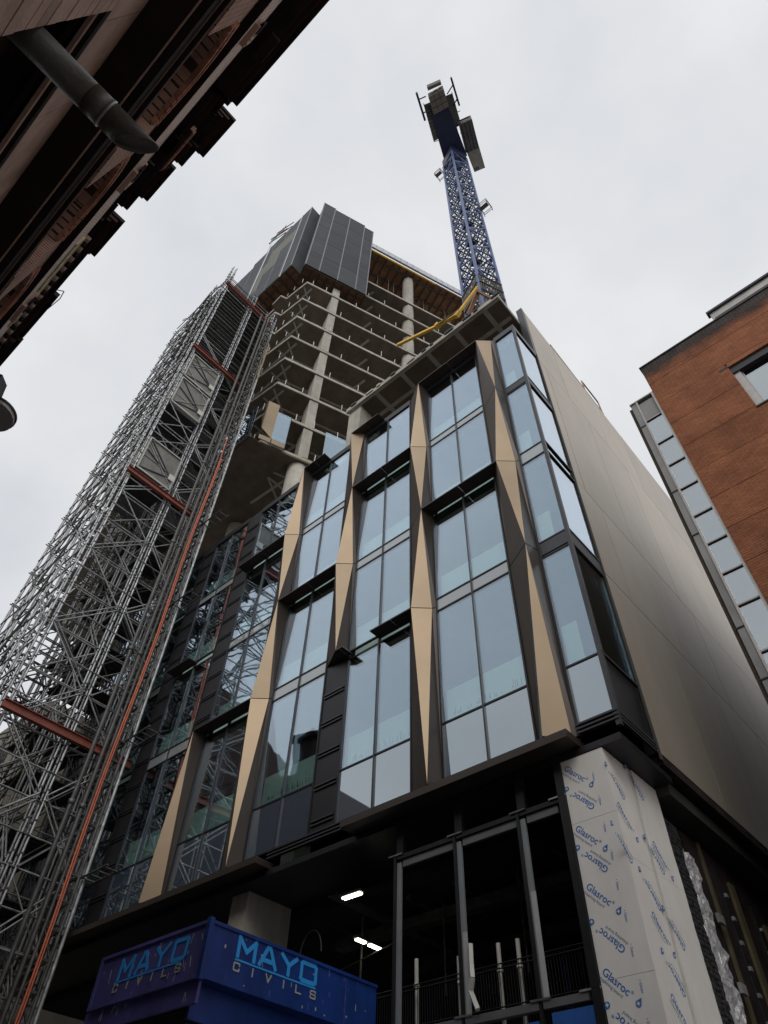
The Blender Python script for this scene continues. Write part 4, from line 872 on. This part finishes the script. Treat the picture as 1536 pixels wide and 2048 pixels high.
# ================================================================ BLUE GANTRY
YG = 7.0; XG = -1.418*YG; XL = -1.838*YG
GY = thing('site_gantry', 'dark blue steel site gantry lettered MAYO CIVILS on both visible sides', 'gantry', (-11.4, 8.8, -1.6))
zt, zm_, zl_ = 4.11, 3.32, 3.02
pbox('left_fascia', 'navy_purple', GY, XL, XG, YG, YG+.05, zm_, zt); pbox('right_fascia', 'navy', GY, XG-.05, XG, YG+.052, 10.9, zm_, zt)
pbox('lower_band', 'navy_purple', GY, XL-.1, XG-.04, YG+.03, YG+.08, zl_, zm_-.002); pbox('lower_band', 'navy', GY, XG-.30, XG-.25, YG+.1, 10.9, zl_-.15, zm_-.002)
pbox('deck', 'navy', GY, XL, XG-.052, YG+.06, 10.9, zm_+.004, zm_+.05); pbox('lower_tray', 'stone_dk', GY, XL, XG-.31, YG+.09, 10.9, zl_-.02, zl_+.02)
for z in (zt-.05, zm_+.0): pbox('trim_rail', 'navy_purple', GY, XL-.02, XG+.02, YG-.03, YG-.001, z, z+.05); pbox('trim_rail', 'navy', GY, XG+.001, XG+.03, YG-.03, 10.9, z, z+.05)
pbox('corner_post', 'navy', GY, XG-.05, XG+.035, YG-.035, YG+.05, zm_-.02, zt+.03); pbox('trim_rail', 'navy_purple', GY, XL-.02, XL+.05, YG-.03, YG-.001, zm_, zt)
for k in range(5):
    for q in range(5): pbox('rivet', 'navy', GY, XG-.03+.04*0, XG+.0-.0, YG-.042, YG-.036, zm_+.05+q*.16, zm_+.07+q*.16) if k == 0 else None
    pbox('lug', 'white_post', GY, XL-.32-.1*k, XL-.28-.1*k, YG+.5, YG+.52, 4.2-.33*k, 4.3-.33*k)
for x, y in ((XL+.2, YG+.3), (XG-.5, YG+.3), (XL+.2, 10.5), (XG-.5, 10.5)): pbox('gantry_leg', 'navy', GY, x-.1, x+.1, y-.1, y+.1, -1.6, zl_-.16)
G_ = {'M': [[(0, 0), (0, 1), (.5, .35), (1, 1), (1, 0)]], 'A': [[(0, 0), (.42, 1), (.58, 1), (1, 0)], [(.2, .3), (.8, .3)]], 'Y': [[(0, 1), (.5, .5), (1, 1)], [(.5, .5), (.5, 0)]],
      'O': [[(.1, 0), (.9, 0), (1, .1), (1, .9), (.9, 1), (.1, 1), (0, .9), (0, .1), (.1, 0)]], 'C': [[(1, .7), (1, .9), (.9, 1), (.1, 1), (0, .9), (0, .1), (.1, 0), (.9, 0), (1, .1), (1, .3)]],
      'I': [[(.5, 0), (.5, 1)]], 'V': [[(0, 1), (.5, 0), (1, 1)]], 'L': [[(0, 1), (0, 0), (1, 0)]], 'S': [[(1, .8), (1, .9), (.9, 1), (.1, 1), (0, .9), (0, .6), (.1, .52), (.9, .48), (1, .4), (1, .1), (.9, 0), (.1, 0), (0, .1), (0, .2)]]}
def letters(word, m, O, xd, nd, h, wd, pitch, th, slant=.0):
    x = Vector(xd); n = Vector(nd)
    for i, chh in enumerate(word):
        b = MB(); k_ = 0
        for st in G_[chh]:
            for p, q in zip(st, st[1:]):
                k_ += 1
                P = Vector(O)+n*(.006+.0012*(k_ % 4))+x*(i*pitch+p[0]*wd+slant*p[1])+Vector((0, 0, p[1]*h)); Q = Vector(O)+n*(.006+.0012*(k_ % 4))+x*(i*pitch+q[0]*wd+slant*q[1])+Vector((0, 0, q[1]*h))
                d = (Q-P).normalized()*th*.4; b.bar(P-d, Q+d, .008, th, up=tuple(n.cross(Q-P).normalized()))
        b.build('letter', m, GY)
letters('MAYO', 'let_blue', (-12.22, YG, 3.68), (1, 0, 0), (0, -1, 0), .27, .33, .485, .06, .03)
letters('CIVILS', 'let_grey', (-12.28, YG, 3.50), (1, 0, 0), (0, -1, 0), .10, .11, .335, .022, .01)
pbox('letter_underline', 'let_blue', GY, -12.30, -10.50, YG-.01, YG-.001, 3.622, 3.645)
letters('MAYO', 'let_blue', (XG, 7.62, 3.76), (0, 1, 0), (1, 0, 0), .26, .34, .46, .065)
letters('CIVILS', 'let_grey', (XG, 7.58, 3.56), (0, 1, 0), (1, 0, 0), .10, .11, .335, .024)
pbox('letter_underline', 'let_blue', GY, XG+.001, XG+.01, 7.58, 9.36, 3.695, 3.72)
random.seed(9)
for k in range(1, 4): pbox('panel_joint', 'navy_purple', GY, XG+.001, XG+.006, YG+k*1.0-.008+.1, YG+k*1.0+.1, zm_+.05, zt-.05) if k == 3 else None
for k in range(46):
    y = random.uniform(YG+.1, 10.8); z = random.uniform(zm_+.03, zt-.06); pbox('paint_scrape', random.choice(('let_grey', 'navy_purple', 'navy_purple')), GY, XG+.0005, XG+.002, y, y+random.uniform(.006, .03), z, z+random.uniform(.01, .10))
for k in range(12): ptube('screw_head', 'navy_purple', GY, (XG, YG+.2+k*.32, zt-.09), (XG+.006, YG+.2+k*.32, zt-.09), .012); ptube('screw_head', 'navy', GY, (XL+.12+k*.24, YG, zt-.09), (XL+.12+k*.24, YG-.006, zt-.09), .012)
for k in range(34):      # paint scrapes
    x = random.uniform(XL+.1, XG-.15); z = random.uniform(zl_+.02, zt-.2); pbox('paint_scrape', 'let_grey', GY, x, x+random.uniform(.006, .02), YG-.002 if z > zm_ else YG+.026, YG+.02 if z > zm_ else YG+.04, z, z+random.uniform(.03, .16), rot=Matrix.Rotation(random.uniform(-.3, .3), 4, 'Y'))

# ================================================================ BRICK BUILDING ON THE RIGHT
YR_ = 13.6
RB = thing('brick_building', 'orange brick building with dark parapet and a stair window strip on the right', 'building', (3, YR_+3, -1.6))
zt = 1.543*YR_; xc = -.0935*YR_
jz = [-1.6]+[(1.463-.0862*k)*YR_ for k in range(18)][::-1]
jz = [z for z in jz if z >= -1.6]
wx0, wx1, wz0, wz1 = .062*YR_, .30*YR_, 1.200*YR_, 1.362*YR_
def band(z0, z1, m='brick_rb', nm='brick_band'):
    z0 += .008; z1 -= .008
    if z1 <= wz0+.05 or z0 >= wz1-.05: pbox(nm, m, RB, xc, 14, YR_, YR_+.3, z0, z1)
    else: pbox(nm, m, RB, xc, wx0, YR_, YR_+.3, z0, z1); pbox(nm, m, RB, wx1, 14, YR_, YR_+.3, z0, z1)
for a, b in zip(jz, jz[1:]):
    if a < wz0 < b: band(a, wz0+.008); band(wz0+.0, b)
    elif a < wz1 < b: band(a, wz1+.008); pbox('brick_band', 'brick_rb', RB, xc, 14, YR_, YR_+.3, wz1, b-.008)
    else: band(a, b)
band(jz[-1], zt-.45*1, 'brick_rb'); band(zt-.47, zt, 'brick_top')
pbox('brick_core', 'clad_joint', RB, xc+.02, 14, YR_+.31, YR_+30, -1.6, zt-.1)
pbox('wall_backing', 'clad_joint', RB, xc+.01, wx0-.02, YR_+.02, YR_+.305, -1.6, zt-.02)
pbox('coping', 'slate', RB, xc-.03, 14, YR_-.04, YR_+.34, zt, zt+.05)
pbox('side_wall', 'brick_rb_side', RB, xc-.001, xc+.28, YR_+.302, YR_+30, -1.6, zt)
pbox('window_pane', 'rb_glass', RB, wx0+.2, wx1, YR_+.22, YR_+.24, wz0+.06, wz1-.28); pbox('window_head', 'black_al', RB, wx0, wx1, YR_+.06, YR_+.25, wz1-.30, wz1)
pbox('window_frame', 'rb_frame', RB, wx0+.01, wx0+.2, YR_+.12, YR_+.24, wz0, wz1-.3); pbox('window_frame', 'rb_frame', RB, wx0+.215, wx0+.25, YR_+.19, YR_+.25, wz0, wz1-.3); pbox('window_sill', 'dark_al', RB, wx0-.02, wx1, YR_-.04, YR_+.22, wz0-.05, wz0); pbox('lintel_shadow', 'black_al', RB, wx0-.25, wx0-.0, YR_-.012, YR_+.01, wz1-.03, wz1+.06)
pbox('hook', 'black_al', RB, wx0-.03, wx0, YR_-.05, YR_, wz1+.1, wz1+.16)
# plant screen on the roof
pbox('roof_plant_screen', 'rb_frame', RB, .10*YR_, 14, YR_+.3, YR_+.4, zt+.05, zt+1.0); pbox('roof_plant_cap', 'slate', RB, .095*YR_, 14, YR_+.22, YR_+.45, zt+1.0, zt+1.1); pbox('roof_plant_band', 'black_al', RB, .105*YR_, 14, YR_+.28, YR_+.3, zt+.08, zt+.62)
# stair strip
sx0, sxm, sx1 = -.152*YR_, -.137*YR_, -.0985*YR_; zs = 1.437*YR_
pbox('strip_cap', 'rb_frame', RB, sx0-.02, xc, YR_+.04, YR_+.3, zs-.0, zs+.05)
tr = [1.43, 1.355, 1.264, 1.183, 1.102, 1.018, .940, .863, .789, .693, .62, .54, .46, .38, .30, .2, .1]
for k, (a, b) in enumerate(zip(tr, tr[1:])):
    m = 'rb_grey' if k == 0 else 'rb_glass'
    pbox('stair_pane' if k else 'stair_panel', m, RB, sxm+.03, sx1, YR_+.12, YR_+.14, b*YR_+.03, a*YR_-.02)
    pbox('stair_transom', 'rb_frame', RB, sxm, sx1+.03, YR_+.09, YR_+.16, b*YR_-.012, b*YR_+.028); pbox('stair_gasket', 'black_al', RB, sxm+.03, sx1, YR_+.085, YR_+.16, b*YR_-.04, b*YR_-.013)
pbox('stair_mullion', 'rb_frame', RB, sxm-.025, sxm+.03, YR_+.05, YR_+.18, 0, zs); pbox('stair_jamb', 'rb_frame', RB, sx1, xc-.002, YR_+.03, YR_+.2, 0, zs)
zz = zs
for k, hgt in enumerate((.095, .24, .13, .225, .10, .21, .1)):
    z2 = zz-hgt*YR_; pbox('side_panel', 'rb_grey', RB, sx0, sxm-.03, YR_+.08, YR_+.14, z2+.02, zz-.02); pbox('side_trim', 'black_al', RB, sx0-.02, sxm-.028, YR_+.06, YR_+.14, z2-.015, z2+.019); zz = z2
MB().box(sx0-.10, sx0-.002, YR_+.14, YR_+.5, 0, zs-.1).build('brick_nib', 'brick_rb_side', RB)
pbox('strip_back', 'interior', RB, sx0, xc, YR_+.9, YR_+1.0, -1.6, zs)

# ================================================================ OLD BUILDING OVERHEAD ON THE LEFT
LB = thing('victorian_building', 'dark Victorian brick building with heavy cornices looming overhead on the left', 'building', (-8, -3, -1.6))
xa, xb = -24, 8
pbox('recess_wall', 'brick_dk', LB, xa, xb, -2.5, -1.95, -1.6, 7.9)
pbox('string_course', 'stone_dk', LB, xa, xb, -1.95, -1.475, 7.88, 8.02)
pbox('string_fillet', 'stone_lb', LB, xa, xb, -1.56, -1.52, 7.80, 7.878); pbox('string_fillet', 'stone_dk', LB, xa, xb, -1.66, -1.60, 7.80, 7.878)
x = xa
while x < xb: pbox('frieze_block', 'stone_lb', LB, x+.004, x+1.25, -1.9, -1.478, 8.022, 9.19); x += 1.26
pbox('main_wall', 'brick_dk', LB, xa, xb, -2.6, -1.48, 9.2, 14.2)
pbox('cornice_underside', 'brick_dk', LB, xa, xb, -1.479, -1.12, 9.195, 9.35); pbox('cornice_bead', 'stone_lb', LB, xa, xb, -1.118, -1.10, 9.20, 9.22)
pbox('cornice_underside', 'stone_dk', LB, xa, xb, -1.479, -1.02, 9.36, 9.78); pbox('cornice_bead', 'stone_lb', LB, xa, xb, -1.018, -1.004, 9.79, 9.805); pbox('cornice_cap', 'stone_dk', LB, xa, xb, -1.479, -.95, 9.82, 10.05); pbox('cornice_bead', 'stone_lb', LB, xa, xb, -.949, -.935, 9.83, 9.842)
# brick piers of stone courses, near the top left of the view
px0, px1 = -2.40, .6
z = 3.3; 
while z < 7.79:
    pbox('stone_course', 'stone_lb', LB, px0, px1, -1.9, -1.45+random.uniform(-.004, .004), z+.006, z+.184); z += .19
pbox('pier_core', 'stone_dk', LB, px0+.03, px1, -1.95, -1.47, -1.6, 7.79)
pbox('pier_side', 'stone_dk', LB, px0-.0, px0+.02, -1.94, -1.455, -1.6, 7.79)
# attic wall with two wide relieving arches, built from voussoirs
ZW0, ZW1 = 10.05, 14.1; YWf = -.93
arches = [(-3.75, 1.1), (-6.1, .0)]
arch_c = [-3.35, -6.0, -8.65]
AW = 1.9
segs = []
x = xa
for c in sorted(arch_c): segs.append((x, c-AW/2)); x = c+AW/2
segs.append((x, xb))
for a, b in segs: pbox('attic_wall', 'brick_lb', LB, a, b, -1.4, YWf, ZW0, ZW1)
for c in arch_c:
    pbox('attic_recess', 'brick_dk', LB, c-AW/2, c+AW/2, -1.47, -1.35, ZW0, 12.6)
    b = MB(); n = 12; poly = []
    for k in range(n+1):
        t = k/n; xx = c-AW/2+AW*t; zz = 11.6+.45*math.sin(math.pi*t)
        poly.append((xx, zz))
    for (xA, zA), (xB, zB) in zip(poly, poly[1:]):
        b.face([(xA, YWf, zA), (xB, YWf, zB), (xB, YWf, ZW1), (xA, YWf, ZW1)]); b.face([(xA, YWf, zA), (xB, YWf, zB), (xB, -1.35, zB), (xA, -1.35, zA)])
    b.build('arch_spandrel', 'brick_lb', LB)
    for ring in range(2):
        m_ = 17+ring*2
        for k in range(m_):
            t = (k+.5)/m_; xx = c-AW/2+AW*t; zz = 11.6+.45*math.sin(math.pi*t)+.05+ring*.13; ang = -math.atan(.45*math.pi/AW*math.cos(math.pi*t))
            pbox('arch_brick', 'redhead', LB, xx-.051, xx+.051, YWf-.05, YWf+.03+ring*.02, zz-.055, zz+.055, rot=Matrix.Rotation(ang, 4, 'Y'))
pbox('brick_strip', 'lit_brick', LB, xa, xb, -.92, -.80, 12.45, 14.08); pbox('strip_shadow_board', 'stone_dk', LB, xa, xb, -.92, -.803, 12.41, 12.448)  # brightness of the lit strip put into its colour; dark plate added beneath
# carved blocks
for x0_, x1_, z0_ in ((-2.75, -2.35, 13.2), (-5.95, -5.45, 13.1), (-9.6, -9.1, 13.1)):
    pbox('carved_block', 'stone_lb', LB, x0_, x1_, -1.1, -.72, z0_-.5, z0_+.15); pbox('carved_scroll', 'stone_dk', LB, x0_+.26, x1_+.06, -.74, -.70, z0_-.4, z0_-.1)
    for k in range(4): ptube('carved_hole', 'stone_dk', LB, (x0_+.06+k*.07, -.73, z0_-.44+k*.10), (x0_+.06+k*.07, -.712, z0_-.44+k*.10), .02)
# cream glazed bricks under the eaves
for k in range(30):
    x = -10.3+k*.087; 
    pbox('cream_brick', 'cream', LB, x, x+.078, -.95, -.765+random.uniform(-.004, .004), 13.3, 13.60)
for k in range(10): pbox('cream_brick', 'cream', LB, -12.9+k*.1, -12.81+k*.1, -.95, -.76, 13.3, 13.6)
pbox('cream_soffit', 'cream', LB, -10.35, -7.7, -.93, -.755, 13.61, 13.75)
# main cornice with silhouettes stepping in and out (x/z, y/z measured from the eye)
ZE = 14.5
def eave(xa_, xb_, yo, z0=ZE, h_=.5, m='stone_dk', steps=3):
    for k in range(steps):
        pbox('eaves_moulding', m if k != 1 else 'brick_dk', LB, xa_+.03*k, xb_-.03*k, -1.3, yo-.10*k, z0+h_*(1-(k+1)/steps)-(0 if k == 0 else .0), z0+h_*(1-k/steps)-.004)
eave(-.276*ZE, xb, -.30); eave(-.37*ZE, -.276*ZE, -.49); eave(-.285*ZE, -.279*ZE, -.42)
eave(-.359*ZE*1.02, -.292*ZE*1.02, -.16, ZE*1.02, .55, steps=4); eave(-.385*ZE, -.35*ZE, -.33, ZE*.995, .4)
eave(-.405*ZE, -.37*ZE, -.50, ZE, .3, steps=2)
eave(-.471*ZE, -.406*ZE, -.40, ZE*1.01, .6, steps=4); eave(-.496*ZE, -.47*ZE, -.57, ZE, .5, steps=4)
eave(-.520*ZE, -.496*ZE, -.74, ZE, .3, 'brick_dk', steps=2)
eave(-.597*ZE, -.521*ZE, -.47, ZE*1.01, .55, steps=4); eave(-.695*ZE, -.596*ZE, -.60, ZE, .5, steps=3)
eave(-.80*ZE, -.693*ZE, -.50, ZE*1.01, .5, steps=3); eave(xa, -.80*ZE, -.47, ZE, .5, steps=3)
for k in range(26): pbox('dentil', 'stone_lb' if k % 2 else 'stone_dk', LB, -11.9+k*.155, -11.82+k*.155, -.86, -.70, 14.18, 14.32)
pbox('attic_top', 'brick_dk', LB, xa, xb, -1.9, -.86, 14.1, 14.48)
pbox('red_frieze', 'brick_lb', LB, -5.8, -4.75, -.62, -.55, 14.2, 14.47); pbox('frieze_base', 'stone_dk', LB, -5.8, -4.75, -.62, -.553, 14.16, 14.198)
for k in range(9): pbox('arch_brick', 'redhead', LB, -5.75+k*.11, -5.66+k*.11, -.56, -.52, 14.22, 14.44)
pbox('red_frieze', 'stone_dk', LB, -3.05, -2.55, -.62, -.45, 14.3, 14.49)
pbox('roof_slope', 'slate', LB, xa, xb, -6, -1.4, 14.5, 14.95)
pbox('building_mass', 'brick_dk', LB, xa, xb, -12, -2.5, -1.6, 14.4)
for k in range(3): ptube('drip_cable', 'wire', LB, (-14-.8*k, -1.0, 11.8), (-5+k, -1.0, 10.05), .008)
# horizontal flue pipe projecting over the pavement
FP = thing('flue_pipe', 'weathered grey flue pipe with mitred end projecting from the old brick building', 'pipe', (-2.34, -1, 5.7))
ZP = 6.35; xp = -.4035*ZP; rp = .0198*ZP
def pipe(name, y0, y1, r, m, cut=0.0):
    n = 32; b = MB(); i = 0
    for yy, c in ((y0, 0), (y1, cut)):
        for k in range(n):
            t = 2*math.pi*k/n; b.v.append((xp+r*math.cos(t), yy+c*(math.sin(t)*.5+.5*math.cos(t)*.6), ZP+r*math.sin(t)))
    for k in range(n): b.f.append((k, (k+1) % n, n+(k+1) % n, n+k))
    if cut == 0: b.f.append(tuple(range(n))); b.f.append(tuple(range(n, 2*n)))
    o = b.build(name, m, FP, smooth=True)
    if cut: md = o.modifiers.new('s', 'SOLIDIFY'); md.thickness = .008
    return o
pipe('pipe_body', -2.0, -.975, rp, 'pvc'); pipe('pipe_socket', -.97, -.82, rp*1.02, 'pvc'); pipe('collar_ring', -.818, -.795, rp*1.06, 'galv'); pipe('mitred_end', -.792, -.50, rp*.99, 'pvc', .24)
b = MB(); n = 32; b.v = [(xp+rp*.93*math.cos(2*math.pi*k/n), -.55+.24*(math.sin(2*math.pi*k/n)*.5+.3*math.cos(2*math.pi*k/n)), ZP+rp*.93*math.sin(2*math.pi*k/n)) for k in range(n)]; b.f = [tuple(range(n))]; b.build('end_flap', 'pvc', FP)
# street lamp on the left edge
LP = thing('wall_lamp', 'dark wall lamp with a round glass bowl at the left edge', 'lamp', (-4.6, 0, 5.0))
zL = 5.0; cx, cy = -.925*zL, -.002*zL
MB().tube((cx-.02, cy+.05, zL-.09), (cx-.02, cy+.05, zL-.05), .165, 28).build('glass_bowl', 'rb_frame', LP)
MB().tube((cx-.02, cy+.05, zL-.05), (cx-.02, cy+.05, zL-.03), .175, 28).build('bowl_rim', 'black_al', LP)
MB().prism([(cx-.25, cy-.2), (cx+.08, cy-.22), (cx+.14, cy-.10), (cx+.07, cy-.02), (cx-.25, cy+.05)], zL, zL+.22).build('lamp_housing', 'black_al', LP)
MB().tube((cx-.1, cy-.1, zL+.2), (cx-.1, -1.97, zL+.2), .04, 10).build('lamp_arm', 'black_al', LP)
MB().path([(-.663*14, -.6, 14.0), (-.655*14, -.45, 14.0), (-.67*14, -.42, 14.0), (-.70*14, -.47, 14.0)], .01, 5).build('loose_cable', 'wire', None, label='thin loose cable hooped off the eaves of the old brick building', cat='cable')

# building only seen mirrored in the office glass, and a stone block behind the scaffold
GB = thing('gabled_building', 'tall gabled brick building with chimneys further along the street, with an added taller end, mirrored in the glass', 'building', (-34, -6, -1.6))
b = MB(); yy0, yy1 = -1.0, -12; prof = [(-80, -1.6), (-24.2, -1.6), (-24.2, 15.6), (-26.6, 19.6), (-33, 20.6), (-40, 21), (-42, 29), (-46, 37), (-80, 37)]  # raised far end added to darken reflections in the left panes
i = len(b.v); b.v += [(x, yy0, z) for x, z in prof]+[(x, yy1, z) for x, z in prof]; n = len(prof); b.f.append(tuple(range(n))); b.f.append(tuple(range(n, 2*n))[::-1]); b.f += [(k, (k+1) % n, n+(k+1) % n, n+k) for k in range(n)]
b.build('brick_mass', 'brick_dk', GB); pbox('chimney', 'brick_dk', GB, -28.3, -27.0, -1.6, -3, 19, 22.3); pbox('chimney_cap', 'stone_dk', GB, -28.5, -26.8, -1.4, -3.2, 22.3, 22.6)
FB = thing('stone_block', 'pale stone building glimpsed behind the foot of the scaffold tower', 'building', (-42, 16, -1.6))
pbox('wall', 'far', FB, -60, -34, 11, 30, -1.6, 21)
for i in range(7):
    for j in range(5): pbox('window', 'black_al', FB, -57+i*3.2, -55.4+i*3.2, 10.96, 11.0, 1+j*4, 3.2+j*4)
